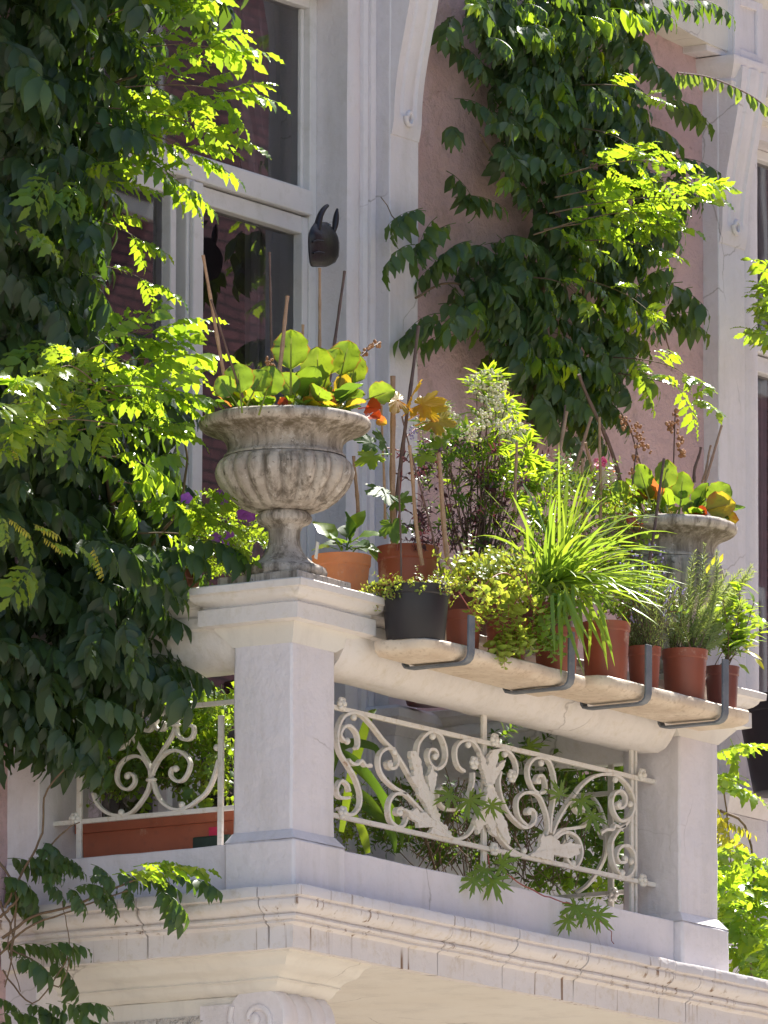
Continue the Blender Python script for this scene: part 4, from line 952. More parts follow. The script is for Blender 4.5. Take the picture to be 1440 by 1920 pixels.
screen_leaf(B1, 1, [('berg', 545, 712, 0, 1, .1, 1.25), ('berg', 600, 735, -.1, 1, 0, 1.1), ('berg', 635, 722, .2, 1, .1, 1.15), ('berg', 452, 752, -.1, 1, .1, .95), ('berg', 492, 757, .3, 1, 0, .95), ('lime', 470, 745, .5, 1, .2, .8), ('berg', 655, 735, .2, 1, .1, 1.0), ('berg_gold', 640, 755, .1, 1, -.2, .7), ('berg', 610, 715, .3, .9, .1, .9), ('lime', 680, 752, .8, .3, -.1, .8), ('berg', 560, 750, -.5, .7, 0, .8), ('berg_red', 545, 764, -.6, .1, -1, .5), ('berg_red', 690, 778, .7, -.3, -1.2, .5), ('berg_gold', 702, 785, 1, -.5, -.6, .35), ('berg_red', 680, 765, .7, -.1, -.9, .6), ('berg_gold', 570, 750, 1, .3, -.2, .6), ('berg', 440, 752, -.6, .9, 0, .7)], -.02)
def dried(label_t, pts, heads, Yp, mat='twig'):
    q = catmull([at(x, y, Y=Yp) for x, y in pts], 5); obj('flower_stalk', MB().tube(q, .0028, 5), mat, label_t, smooth=80)
    m = MB()
    for x, y, n, sp in heads:
        for i in range(n):
            p = at(x+rnd(-sp, sp), y+rnd(-sp, sp), Y=Yp+rnd(-.02, .02)); r = rnd(.004, .008); m.sphere(p, r, 5, 4, (rnd(.6, 1.3), rnd(.6, 1.3), rnd(.7, 1.4)))
    obj('dried_flowers', m, 'dried', label_t, smooth=0, kind='stuff')
dried(B1, [(660, 740), (668, 690), (680, 665), (712, 642)], [(674, 670, 6, 4), (684, 660, 7, 6), (695, 651, 8, 6), (707, 645, 8, 5)], .0)
dried(B1, [(505, 740), (507, 700), (510, 680)], [(506, 680, 9, 8)], .05)
dried(B2, [(1210, 900), (1195, 850), (1180, 800), (1165, 775)], [(1167, 790, 12, 9), (1190, 800, 14, 12), (1198, 815, 10, 10), (1170, 800, 8, 7)], .05)
dried(B2, [(1262, 900), (1264, 840), (1266, 780), (1268, 765)], [(1267, 775, 8, 6), (1262, 800, 14, 12), (1275, 825, 12, 10), (1278, 848, 10, 7), (1255, 795, 9, 6)], .02)
dried(B2, [(1185, 910), (1190, 870), (1195, 830)], [(1197, 830, 10, 9), (1190, 860, 8, 6), (1215, 842, 8, 8), (1185, 885, 7, 5)], .0)
screen_leaf(B2, 1, [('berg_gold', 1310, 960, 1, .3, 0, .95), ('lime', 1320, 955, .7, .7, 0, .9), ('berg', 1275, 950, .1, 1, 0, .9), ('berg', 1215, 930, -.3, 1, 0, .85), ('lime', 1170, 950, -.2, .8, 0, .7), ('berg', 1240, 930, .2, 1, 0, .95), ('berg_red', 1300, 975, .3, .1, -1, .8), ('berg_red', 1200, 980, -.4, -.1, -1, .7), ('berg_gold', 1325, 975, .9, .0, -.3, .8)], .0)
# ================================================================ POTS
def pot(name, label, c, r0, r1, h, mat, rimh=.03, group=None, cat='flower pot'):
    t = thing(name, label, cat, c, group)
    body = [(.001, .001), (r0*.96, 0), (r0, .004), (r1*.965, h-rimh-.001)]
    obj('body', MB().lathe(body, c, 40), mat, t, smooth=40)
    rim = [(r1*.955, h-rimh-.004), (r1*1.0, h-rimh), (r1*1.01, h-rimh+.004), (r1*1.02, h-.005), (r1*1.035, h-.003), (r1*1.035, h), (r1*.98, h), (r1*.95, h-.02), (r1*.9, h-.04)]
    obj('rim', MB().lathe(rim, c, 40), mat, t, smooth=40)
    obj('soil', MB().lathe([(r1*.94, h-.022), (.001, h-.018)], c, 20), 'soil', t)
    return t
ZS1, ZS2 = .874, .890
def sx(x, y=1250, Y=-.165): return at(x, y, Y=Y).x
PG = 'small pots standing in a row on the stone shelf'
POTS = {}
def spot(key, px, py, h, rt, rb, mat, label, Y=-.165, z=None):
    X = sx(px, py, Y); z = z or (ZS1 if X < 1.46 else ZS2); POTS[key] = V((X, Y, z+h))
    pot('flower_pot', label, (X, Y, z), rb, rt, h, mat, group=PG)
spot('black', 779, 1198, .186, .116, .098, 'black_plastic', 'black plastic pot at the left end of the stone shelf')
spot('p2', 868, 1213, .150, .062, .052, 'plastic', 'brown red plastic pot just right of the black pot', -.15)
spot('p3', 950, 1235, .160, .072, .060, 'plastic', 'brown red plastic pot hidden under trailing golden oregano', -.15)
spot('p4', 1043, 1262, .170, .078, .066, 'plastic', 'brown red plastic pot under the tall grassy leaves', -.15)
spot('p5', 1136, 1277, .215, .084, .072, 'plastic', 'tallest brown red plastic pot, right of the grassy leaves')
spot('p6', 1208, 1292, .165, .058, .048, 'plastic', 'narrow brown red pot holding the lavender')
spot('p7', 1284, 1307, .190, .080, .068, 'plastic', 'wide brown red plastic pot holding the rosemary')
spot('p8', 1354, 1325, .165, .060, .050, 'plastic_dark', 'dark red plastic pot last on the right of the shelf')
pot('flower_pot', 'bright orange terracotta pot standing on the handrail beside the urn', (.53, .155, .995), .078, .098, .205, 'terracotta', .035); POTS['orange'] = V((.53, .155, 1.20))
obj('plant_label', MB().box(-.008, .008, -.001, .001, -.03, .03), 'cream_plastic', None, org=None).matrix_world = Matrix.Translation(at(594, 1032, Y=.10)) @ Matrix.Rotation(.2, 4, 'Y')
tag(bpy.data.objects['plant_label'], 'tiny white plant label standing in the orange terracotta pot', 'plant label')
pot('flower_pot', 'large brown red plastic pot on the handrail behind the black pot', (.90, .13, .995), .090, .105, .285, 'plastic', .045); POTS['big'] = V((.90, .13, 1.28))
pot('flower_pot', 'brown plastic pot on the handrail behind the golden oregano', (1.32, .12, .995), .09, .11, .2, 'plastic_dark', .04); POTS['mid'] = V((1.32, .12, 1.195))
pot('flower_pot', 'brown plastic pot on the handrail behind the grassy leaves', (1.75, .12, .995), .09, .11, .2, 'plastic_dark', .04); POTS['mid2'] = V((1.75, .12, 1.195))
pot('flower_pot', 'small pot of purple flowers on the left handrail behind the urn', (.12, .56, .995), .07, .09, .13, 'plastic_dark', .03); POTS['pet'] = V((.12, .56, 1.125))
# inside the balcony
def trough(label, x0, x1, y0, y1, z0, z1, mat='plastic'):
    t = thing('plant_trough', label, 'plant trough', ((x0+x1)/2, (y0+y1)/2, z0), 'plant troughs inside the balcony')
    mat = 'trough' if mat == 'terracotta' else mat; e = .02; m = MB(); vs = [(x0+e, y0+e, z0), (x1-e, y0+e, z0), (x1-e, y1-e, z0), (x0+e, y1-e, z0), (x0, y0, z1), (x1, y0, z1), (x1, y1, z1), (x0, y1, z1)]
    m.add(vs, [(0, 3, 2, 1), (0, 1, 5, 4), (1, 2, 6, 5), (2, 3, 7, 6), (3, 0, 4, 7)]); obj('body', m, mat, t, bevel=.006)
    m = MB(); m.sweep([((x0+x1)/2, y0), (x1, y0), (x1, y1), (x0, y1), (x0, y0), ((x0+x1)/2, y0)][::-1], [(-.012, z1-.045), (.012, z1-.045), (.014, z1), (-.012, z1)][::1]); obj('rim', m, mat, t, smooth=30)
    obj('soil', MB().box(x0+.01, x1-.01, y0+.01, y1-.01, z1-.04, z1-.02), 'soil', t); return t
trough('long terracotta coloured trough behind the left iron railing', .24, .50, .34, 1.02, -.005, .33, 'terracotta')
trough('low terracotta coloured trough inside the front railing, left one', .42, .95, .26, .44, -.005, .20)
trough('low terracotta coloured trough inside the front railing, right one', 1.25, 2.35, .26, .46, -.005, .19)
b = MB(); b.box(.150, .215, .35, .50, .164, .225)
tag(obj('plastic_box', b, 'box', bevel=.006, org=V((.18, .42, .164))), 'small dark green plastic box in front of the left terracotta trough', 'box')
b = MB(); b.box(.205, .209, .43, .47, .225, .262)
tag(obj('pink_tag', b, 'tag', org=V((.207, .45, .225))), 'small pink tag leaning above the dark green box', 'tag')
pot('flower_pot', 'dark red pot on the pilaster ledge under the handrail', (2.30, 1.02-.06, .99), .07, .10, .14, 'plastic_dark', .03)
pot('planter', 'dark round planter with pale loops at the right picture edge', tuple(at(1478, 1490, Y=.8)), .13, .19, .36, 'black_plastic', .06, cat='planter')
lp = thing('flower_pot', 'small pale clay pot with a yellow leaf behind the grassy leaves', 'flower pot', tuple(at(1128, 925, Y=.2)))
obj('body', MB().lathe([(.03, 0), (.045, .06), (.048, .075), (.04, .075)], tuple(at(1128, 925, Y=.2)), 20), 'ledge', lp, smooth=40)
put_leaf(lp, ME_B['berg_gold'][0], at(1130, 900, Y=.2), scr(.6, .5, -.4), s=.35)
# ================================================================ POTTED PLANTS
def plant(name, label, c, cat='plant'): return thing(name, label, cat, c)
def sprig(mbL, mbS, p, d, L, n, leafm, s, ang=.9, grav=.15, r=.0015, pairs=True, jit=.25, taper=.5):
    """a stem with leaves along it; returns tip"""
    p = V(p); d = V(d).normalized(); P = [p.copy()]; st = L/n; tw = rnd(0, 3)
    for i in range(n):
        d = (d+V((rnd(-1, 1), rnd(-1, 1), rnd(-1, 1)))*jit*.4-V((0, 0, grav/n*2))).normalized(); p = p+d*st; P.append(p.copy())
        o = d.orthogonal().normalized(); tw += 1.6
        for q in (range(2) if pairs else range(1)):
            a = tw+q*math.pi; side = (Quaternion(d, a) @ o)
            ld = (d*math.cos(ang)+side*math.sin(ang)).normalized()
            mbL.merge(leafm, frame(ld, d+V((0, 0, .3)), rnd(-.3, .3), p, s*rnd(.7, 1.2)*(1-taper*i/n)))
    if mbS is not None: mbS.tube(P, [r*(1-.5*i/n) for i in range(n+1)], 4, False)
    return p, d
def cap(label, t, mbL, matL, mbS, matS='twig', nameL='foliage'):
    obj(nameL, mbL, matL, t, smooth=60, kind='stuff')
    if mbS and mbS.v: obj('stems', mbS, matS, t, smooth=80, kind='stuff')
lf = lambda L, W, pr=OV, fo=.2, cu=.3, n=4: blade(L, W, pr, fo, cu, n)
small = lf(.018, .012, ROUND, .25, .3, 3)
# golden oregano over the black pot
random.seed(21)
t = plant('oregano_plant', 'low yellow green oregano filling the black plastic pot', POTS['black']); a, b = MB(), MB()
for i in range(95):
    az = rnd(0, 6.28); rr = .10*math.sqrt(random.random()); p = POTS['black']+V((rr*math.cos(az), rr*math.sin(az), -.02))
    sprig(a, b, p, rdir(az, rnd(.1, 1.4)-rr*4), rnd(.05, .10), 6, small, rnd(.7, 1.15), 1.0, .25)
for i in range(10): sprig(a, b, POTS['black']+scr(-.1, 0, -.03), scr(-rnd(.4, 1), rnd(-.6, .3), -.3), .09, 7, small, 1.1, 1, .5)
cap('', t, a, 'orega', b, 'stem_red')
# trailing oregano
med = lf(.030, .019, ROUND, .25, .35, 4)
t = plant('oregano_plant', 'golden green oregano trailing from the pots down over the stone shelf', POTS['p3']); a, b = MB(), MB()
for x, y, n in ((870, 1075, 18), (900, 1060, 18), (940, 1075, 20), (975, 1065, 13)):
    for i in range(n):
        p = at(x+rnd(-25, 25), y+rnd(-8, 30), Y=-.15+rnd(-.05, .05)); sprig(a, b, p, scr(rnd(-1, 1), rnd(-.2, 1), rnd(-1, .3)), rnd(.06, .12), 6, med, rnd(.7, 1.35), .95, .3)
for x_, y_ in samples([(860, 1080), (985, 1070), (1000, 1120), (975, 1200), (955, 1225), (925, 1210), (900, 1160)], 36):
    p = at(x_, y_, Y=-.23+rnd(-.05, .03)); sprig(a, b, p, scr(rnd(-.5, .5), -rnd(.2, 1), -rnd(.1, .5)), rnd(.06, .11), 5, med, rnd(1.0, 1.6), .95, .4)
for i in range(14):
    p = at(rnd(930, 985), rnd(1160, 1200), Y=-.27); sprig(a, b, p, scr(rnd(-.3, .5), -1, -rnd(.1, .4)), rnd(.04, .08), 5, med, rnd(1, 1.4), .95, .4)
cap('', t, a, 'orega', b, 'stem_red')
t = plant('trailing_plant', 'small lime leaved trailing plant on reddish stems below the grassy leaves', POTS['p4']); a, b = MB(), MB()
for x, y, n in ((1045, 1125, 12), (1020, 1150, 10), (1060, 1140, 8), (1005, 1190, 9), (1035, 1195, 9), (985, 1210, 5)):
    for i in range(n):
        p = at(x+rnd(-18, 18), y+rnd(-12, 12), Y=-.25); sprig(a, b, p, scr(rnd(-1, 1), rnd(-1, .6), -rnd(.1, .6)), rnd(.04, .08), 5, med, rnd(.8, 1.35), .95, .3)
cap('', t, a, 'lime', b, 'stem_red')
for pts in ([(890, 1130), (915, 1090), (950, 1075), (985, 1110), (1005, 1150)], [(860, 1110), (885, 1150), (900, 1180)], [(985, 1075), (1000, 1130), (1030, 1160)]):
    q = catmull([at(x, y, Y=-.26) for x, y in pts], 5); obj('runner', MB().tube(q, .0022, 5), 'stem_red', t, smooth=80)
# grassy plant
def grass(label, c, n, seed, fan, Ls, W=.011, mat='grass', name='grassy_plant'):
    random.seed(seed); t = thing(name, label, 'plant', c)
    for i in range(n):
        r, u, f = fan(); d = scr(r, u, f).normalized(); L = rnd(*Ls); P = []; p = V(c)+scr(rnd(-.06, .10), -.03+rnd(-.03, .02), rnd(-.06, .08)); k = 9; g = rnd(.25, 1.7)
        m = MB(); vs = []; fs = []; side = d.cross(V((0, 0, 1))).normalized(); tw = rnd(-.6, .6); sd = (side*math.cos(tw)+V((0, 0, 1))*math.sin(tw))
        w = W*rnd(.45, 1.15)
        for j in range(k+1):
            tt = j/k; ww = w*STRAP[min(6, int(tt*6))]*(1 if j < k else .2)/2
            vs += [p-sd*ww+V((0, 0, ww*.5)), p.copy(), p+sd*ww+V((0, 0, ww*.5))]
            d = (d-V((0, 0, g/k*(.35+tt)))).normalized(); p = p+d*L/k
        for j in range(k): fs += [(j*3, j*3+3, j*3+4, j*3+1), (j*3+1, j*3+4, j*3+5, j*3+2)]
        m.add(vs, fs); obj('blade', m, mat, t, smooth=60)
    return t
c4 = at(1022, 1085, Y=-.13)
GP_ = grass('tall arching bright green grassy plant spilling right over the shelf', tuple(c4), 165, 5,
      lambda: (rnd(.0, 1.3), rnd(-.1, .9), rnd(-.9, .2)) if random.random() < .80 else (rnd(-.6, .5), rnd(.5, 1.2), rnd(-.4, .3)), (.16, .52), W=.018)
for i in range(16):
    x, y = rnd(1030, 1130), rnd(1080, 1160); p = at(x, y, Y=-.31); d = scr(rnd(-.1, .5), -1, -.1); m = MB().merge(blade(rnd(.15, .26), .014, STRAP, .3, -.1, 6), frame(d, scr(0, 0, -1), rnd(-.5, .5), p)); obj('blade', m, 'grass', GP_, smooth=60)
# flowering shrub
random.seed(33); nar = lf(.072, .016, LAN, .2, .25, 4); nars = lf(.05, .010, LAN, .2, .25, 4)
t = plant('flowering_shrub', 'tall shrub with narrow green leaf whorls and cream flower clusters behind the oregano', POTS['mid']); a, b, fl_ = MB(), MB(), MB()
base = POTS['mid']
tips = [(915, 700), (895, 720), (940, 740), (960, 770), (930, 790), (900, 770), (975, 800), (945, 840), (985, 850), (910, 830), (1000, 860), (960, 880), (880, 800), (870, 850), (820, 760), (800, 790), (835, 820), (860, 900), (930, 900), (995, 900), (845, 780), (925, 720), (950, 810), (890, 880), (970, 930), (920, 950), (905, 705), (930, 700), (955, 750), (935, 765), (915, 745), (985, 820), (925, 830), (955, 855), (900, 850), (940, 880), (1005, 880), (980, 890), (815, 770), (830, 800), (810, 830)]
for x, y in tips:
    tip = at(x+rnd(-6, 6), y, Y=.12+rnd(-.12, .14)); q = catmull([base+scr(rnd(-.05, .05), 0, 0), base.lerp(tip, .5)+scr(rnd(-.04, .04), .02, rnd(-.03, .03)), tip], 5); b.tube(q, [.0035, .0035, .003, .003, .0025, .0025, .002, .002, .0018, .0015, .0015][:len(q)], 5, False)
    d0 = (q[-1]-q[-2]).normalized()
    for j in range(20):
        az = rnd(0, 6.28); o = Quaternion(d0, az) @ d0.orthogonal().normalized(); ld = (d0*rnd(.1, 1)+o).normalized(); a.merge(nar if j % 2 else nars, frame(ld, d0, rnd(-.3, .3), tip-d0*rnd(0, .035), rnd(.7, 1.15)))
    for j in range(9):
        o = scr(rnd(-1, 1), rnd(-1, 1), rnd(-1, 1)); tt = q[-3]; a.merge(nars, frame(o, d0, 0, tt, rnd(.6, 1)))
    if 690 < y < 815:
        c = tip-d0*.03+scr(rnd(-.02, .02), 0, -.02)
        for j in range(44): fl_.sphere(c+V((rnd(-1, 1), rnd(-1, 1), rnd(-.6, .9)))*.036, rnd(.0035, .007), 5, 3)
cap('', t, a, 'lime', b, 'twig'); obj('cream_flowers', fl_, 'cream_fl', t, smooth=80, kind='stuff')
# purple leaved shrub
t = plant('purple_shrub', 'dark purple leaved shrub with tiny glinting leaves behind the canes', POTS['big']); a, b, fl_ = MB(), MB(), MB(); g_ = MB()
pl = lf(.032, .014, LAN, .2, .3, 3)
for i in range(170):
    x, y = rnd(765, 935), rnd(840, 1045)
    if random.random() < .3: x = rnd(840, 990)
    p = at(x, y, Y=.10+rnd(-.1, .2)); sprig(a if random.random() < .6 else g_, b, p, scr(rnd(-1, 1), rnd(-.2, 1), rnd(-.6, .6)), rnd(.05, .11), 7, pl, rnd(.6, 1.1), .9, .1)
for x, y in ((775, 810), (790, 840), (780, 870)): 
    for i in range(14): fl_.sphere(at(x+rnd(-7, 7), y+rnd(-14, 14), Y=.1), .004, 5, 3)
cap('', t, a, 'purple_leaf', b, 'twig'); obj('green_foliage', g_, 'dark_leaf', t, smooth=60, kind='stuff'); obj('lilac_flowers', fl_, 'lilac_fl', t, smooth=80, kind='stuff')
# lobed leaves
def lobed(R, lobes, depth, teeth, tdep, seed, cup=.15):
    rs = random.Random(seed); n = 96; vs = [(0, 0, 0)]; fs = []
    for ring, sc in ((1, .5), (2, 1.0)):
        for i in range(n+1):
            th = -math.pi*.86+2*math.pi*.86*i/n; u = abs(math.cos(th*lobes/(2*.86)*.86 if False else (th/(math.pi*.86))*lobes*math.pi/2))
            lobe = 1-depth*(1-u**1.0); env = .62+.38*math.cos(th*.62)**2
            tt = 1+tdep*math.sin(i*teeth*2*math.pi/n)*(1 if ring == 2 else .0)
            r = R*lobe*env*tt*(sc if ring == 2 else sc*.95)
            vs.append((r*math.cos(th)+.0, r*math.sin(th), -cup*r*r/R+rs.uniform(-.002, .002)*(ring == 2)+.10*abs(math.sin(th*lobes/1.7))*r*.3))
    m1 = n+1
    for i in range(n): fs += [(0, 1+i, 2+i), (1+i, 1+m1+i, 2+m1+i, 2+i)]
    m = MB().add(vs, fs); return m
MAP = lobed(.062, 5, .45, 20, .05, 1); GER = lobed(.078, 7, .76, 24, .20, 2, .3); SCEN = lobed(.034, 5, .6, 14, .10, 3)
def petiole(m, L=.06): return MB().merge(m).tube([(0, 0, 0), (-L*.5, 0, -.006), (-L, 0, -.02)], .0016, 4, False)
ME_MAP = [petiole(MAP).mesh('leaf', k, 60) for k in ('maple', 'lime', 'dark_leaf')]
t = plant('maple_sapling', 'young sapling with orange and green lobed leaves right of the left urn', POTS['big'])
for x, y, r, u, f, k, s in ((745, 750, -.6, .1, -.8, 0, 1.0), (790, 758, .7, .1, -.7, 0, 1.0), (770, 745, .2, .3, -1, 0, .9), (815, 790, .9, -.1, -.5, 0, .85), (835, 805, .8, -.2, -.5, 1, .8), (820, 830, .8, -.5, -.4, 1, .7), (700, 855, -.9, -.4, -.4, 1, .95), (720, 830, -.3, .3, -.8, 2, .9), (695, 830, -.8, .2, -.6, 2, .8), (790, 855, .6, -.2, -.7, 1, .8), (725, 925, -.5, .0, -.8, 2, 1.2), (735, 985, .2, -.8, -.5, 2, .9), (745, 940, .6, .1, -.6, 2, .9), (800, 770, 1, .2, -.3, 0, .8)):
    put_leaf(t, ME_MAP[k], at(x, y, Y=.02+rnd(-.03, .03)), scr(r, u, f*.6), scr(rnd(-.2, .2), .7, -1), s*(1.5 if k == 0 else 1.2))
stems(t, [([(745, 1030), (750, 920), (757, 850), (762, 780)], .7), ([(757, 850), (735, 840), (715, 845)], .4), ([(758, 820), (790, 800), (820, 800)], .4)], 'stem_red', plane=dict(Y=.10))
# green plant in the orange pot
random.seed(8); t = plant('leafy_plant', 'young plant with broad glossy green leaves in the orange terracotta pot', POTS['orange'])
L_ = [blade(.105, .080, OV, .18, .3, 6, .04).tube([(-.04, 0, -.008), (0, 0, 0)], .003, 4, False) for i in range(3)]
MG = [q.mesh('leaf', 'dark_leaf', 60) for q in L_]+[q.mesh('leaf', 'lime', 60) for q in L_]
for x, y, r, u, f, s, k in ((630, 1005, -.7, .9, .1, 1, 3), (655, 1005, .1, .7, -.3, .9, 0), (660, 990, .3, 1, .2, .95, 4), (672, 1000, .9, .35, 0, .85, 5), (645, 1015, -.9, .2, -.3, .8, 0), (660, 1015, .6, .1, -.9, .9, 1), (640, 1010, -.2, .3, -1, .9, 2), (675, 1018, 1, .0, -.2, .7, 4), (680, 1010, .8, -.5, -.3, .7, 1), (650, 1000, 0, .9, .6, .8, 1), (620, 1018, -1, .1, 0, .6, 3), (668, 1020, .4, .0, -1, .8, 2), (690, 1020, .9, -.8, 0, .5, 5)):
    put_leaf(t, MG[k], at(x, y+8, Y=.14), scr(r, u, f), scr(rnd(-.3, .3), 1, -.5), s)
# petunia on the left handrail
random.seed(9); t = plant('petunia_plant', 'purple flowering plant with small leaves left of the urn on the handrail', POTS['pet']); a, b = MB(), MB(); g_ = MB()
for i in range(150):
    x, y = rnd(375, 500), rnd(930, 1075)
    if y < 950 and x > 440: continue
    sprig(a, b, at(x, y, Y=.42+rnd(-.1, .25)), scr(rnd(-1, 1), rnd(-.4, .7), rnd(-.8, .3)), rnd(.04, .08), 6, small, rnd(.9, 1.5), .9, .2)
cap('', t, a, 'lime', b, 'stem')
me = petiole(SCEN).mesh('leaf', 'lime', 60)
for x, y in ((375, 935), (395, 925), (380, 955), (360, 945), (410, 950), (350, 960), (420, 965)): put_leaf(t, me, at(x, y, Y=.42), scr(rnd(-1, 1), rnd(-.2, 1), -.6), scr(0, 1, -.8), 1.1)
def petal_flower(R, n=5):
    m = MB(); p = blade(R, R*1.0, ROUND, .1, .1, 4)
    for k in range(n): m.merge(p, frame(rdir(k*2*math.pi/n, .25), (0, 0, 1)))
    return m
pf = petal_flower(.026)
for i, (x, y) in enumerate(((413, 925), (420, 940), (455, 965), (470, 970), (430, 1000), (405, 1010), (428, 1030), (440, 1045), (350, 935), (425, 1015), (435, 1060))):
    obj('flower', MB().merge(pf, frame(scr(rnd(-1, 1), rnd(-1, 1), 0), scr(-.2, .3, -1), 0, at(x, y, Y=.35), rnd(.6, .9))), 'purple_fl' if i else 'purple_fl', t, smooth=60)
# lavender
random.seed(12); t = plant('lavender_plant', 'thin stemmed lavender with small lilac flowers in the narrow pot', POTS['p6']); a, b, fl_ = MB(), MB(), MB(); ned = lf(.026, .0035, STRAP, .1, .1, 2)
for i in range(200):
    p = POTS['p6']+V((rnd(-.045, .045), rnd(-.045, .045), -.02)); d = scr(rnd(-.45, .45), 1, rnd(-.4, .4)); tip, dd = sprig(a, b, p, d, rnd(.10, .26), 13, ned, rnd(.6, 1), .6, .05, .0011)
    if i % 4 == 0:
        for j in range(7): fl_.sphere(tip+dd*j*.004+V((rnd(-1, 1), rnd(-1, 1), 0))*.003, .003, 5, 3)
cap('', t, a, 'herb', b, 'twig'); obj('lilac_flowers', fl_, 'lilac_fl', t, smooth=80, kind='stuff')
# rosemary
t = plant('rosemary_plant', 'upright rosemary with fine needle leaves in the wide brown red pot', POTS['p7']); a, b = MB(), MB(); ned = lf(.026, .0042, STRAP, .1, .15, 2)
def rosem(tx, ty, n=1):
    for _ in range(n):
        p = POTS['p7']+V((rnd(-.06, .06), rnd(-.06, .06), -.02)); tip = at(tx+rnd(-12, 12), ty+rnd(-12, 12), Y=-.16+rnd(-.08, .08)); L = (tip-p).length; k = max(5, int(L/.0065)); P = []
        bend = scr(rnd(-.02, .03), 0, rnd(-.02, .02)); tw = 0
        for i in range(k+1):
            u = i/k; q = p.lerp(tip, u)+bend*math.sin(u*math.pi); P.append(q)
            if i and u > .2:
                d = (q-P[-2]).normalized(); o = d.orthogonal().normalized()
                for z in range(4):
                    tw += 1.7; s = Quaternion(d, tw) @ o; a.merge(ned, frame(d*.75+s, d, 0, q, rnd(.6, 1.05)*(1-.35*(u > .92))))
        b.tube(P[::3]+[P[-1]], .0015, 4, False)
for x, y in ((1300, 1040), (1315, 1030), (1330, 1055), (1290, 1075), (1345, 1040), (1360, 1075), (1380, 1080), (1400, 1060), (1410, 1065), (1395, 1090), (1370, 1110), (1345, 1110), (1325, 1090), (1305, 1100), (1270, 1090), (1260, 1110), (1275, 1130), (1250, 1130), (1240, 1150), (1300, 1140), (1330, 1140), (1355, 1150), (1310, 1170), (1285, 1170), (1255, 1175), (1340, 1180), (1360, 1190), (1320, 1060), (1385, 1120)): rosem(x, y, 2 if y > 1100 else 1)
cap('', t, a, 'herb', b, 'twig')
# sage / bay on the right
random.seed(14); t = plant('sage_plant', 'bright lime broad leaved plant in the last dark red pot, right edge', POTS['p8'])
L_ = [blade(.075, .030, OV, .22, .3, 6, .03) for i in range(2)]; MG = [L_[0].mesh('leaf', 'lime', 60), L_[1].mesh('leaf', 'gran', 60), L_[0].mesh('leaf', 'yellow', 60)]; b = MB(); base = POTS['p8']
for i in range(13):
    tip = at(rnd(1340, 1445), rnd(1090, 1200), Y=-.16+rnd(-.1, .1)); q = catmull([base+V((rnd(-.03, .03), rnd(-.03, .03), -.02)), base.lerp(tip, .5)+scr(.02, .01, 0), tip], 5); b.tube(q, .0018, 5, False)
    for j in range(3, len(q)):
        for z in range(2):
            put_leaf(t, MG[0 if random.random() < .8 else 1], q[j], scr(rnd(-1, 1), rnd(-.2, .8), rnd(-.7, .5)), (rnd(-.3, .3), rnd(-.3, .3), 1), rnd(.5, 1.0))
for x, y, r, u, k in ((1420, 1225, 1, -.3, 2), (1405, 1222, 1, .0, 2), (1410, 1215, .8, .3, 2), (1430, 1235, .7, -.6, 2), (1400, 1245, .6, -.4, 1), (1350, 1230, -.6, .2, 0)): put_leaf(t, MG[k], at(x-15, y, Y=-.2), scr(r, u, -.3), scr(0, 1, -.7), .7)
obj('stems', b, 'stem', t, smooth=80, kind='stuff')
for x0, y0 in ((1335, 1060), (1350, 1055), (1325, 1075)): put_leaf(t, MG[2], at(x0, y0, Y=-.24), scr(.3, 1, -.3), scr(0, .3, -1), .45)
# low green fill between the back pots
random.seed(15); t = plant('leafy_plant', 'low leafy green plants filling the handrail behind the grassy leaves', POTS['mid2']); a, b = MB(), MB(); g_ = MB()
for i in range(75): sprig(g_ if i % 2 else a, b, at(rnd(1140, 1250), rnd(1080, 1165), Y=-.12+rnd(-.06, .08)), scr(rnd(-1, 1), rnd(-.2, 1), rnd(-.7, .3)), rnd(.05, .10), 6, med, rnd(.6, 1.2), .9, .2)
for i in range(300):
    x, y = rnd(985, 1200), rnd(880, 1130)
    if y < 930 and x > 1150: continue
    sprig(a if i % 3 else g_, b, at(x, y, Y=.08+rnd(-.1, .15)), scr(rnd(-1, 1), rnd(-.3, 1), rnd(-.7, .3)), rnd(.05, .10), 6, med, rnd(.6, 1.2), .9, .2)
cap('', t, a, 'gran', b, 'stem_red'); obj('lime_foliage', g_, 'lime', t, smooth=60, kind='stuff')
fl_ = MB()
for i in range(60): fl_.sphere(at(rnd(1150, 1245), rnd(1020, 1100), Y=-.12), rnd(.003, .005), 5, 3)
obj('lilac_flowers', fl_, 'lilac_fl', t, smooth=80, kind='stuff')
# pink flower head
t = plant('pink_flower', 'single bright pink flower head on a thin stem among the canes', tuple(at(1125, 920, Y=.1))); m = MB()
for i in range(16): m.merge(petal_flower(.010, 4), frame(scr(rnd(-1, 1), rnd(-1, 1), rnd(-1, 1)), scr(rnd(-1, 1), rnd(-.5, 1), -1), 0, at(1125+rnd(-11, 11), 868+rnd(-8, 8), Y=.1)))
obj('petals', m, 'pink_fl', t, smooth=60, kind='stuff'); obj('stem', MB().tube([at(1125, 875, Y=.1), at(1128, 930, Y=.1)], .002, 5), 'stem', t)
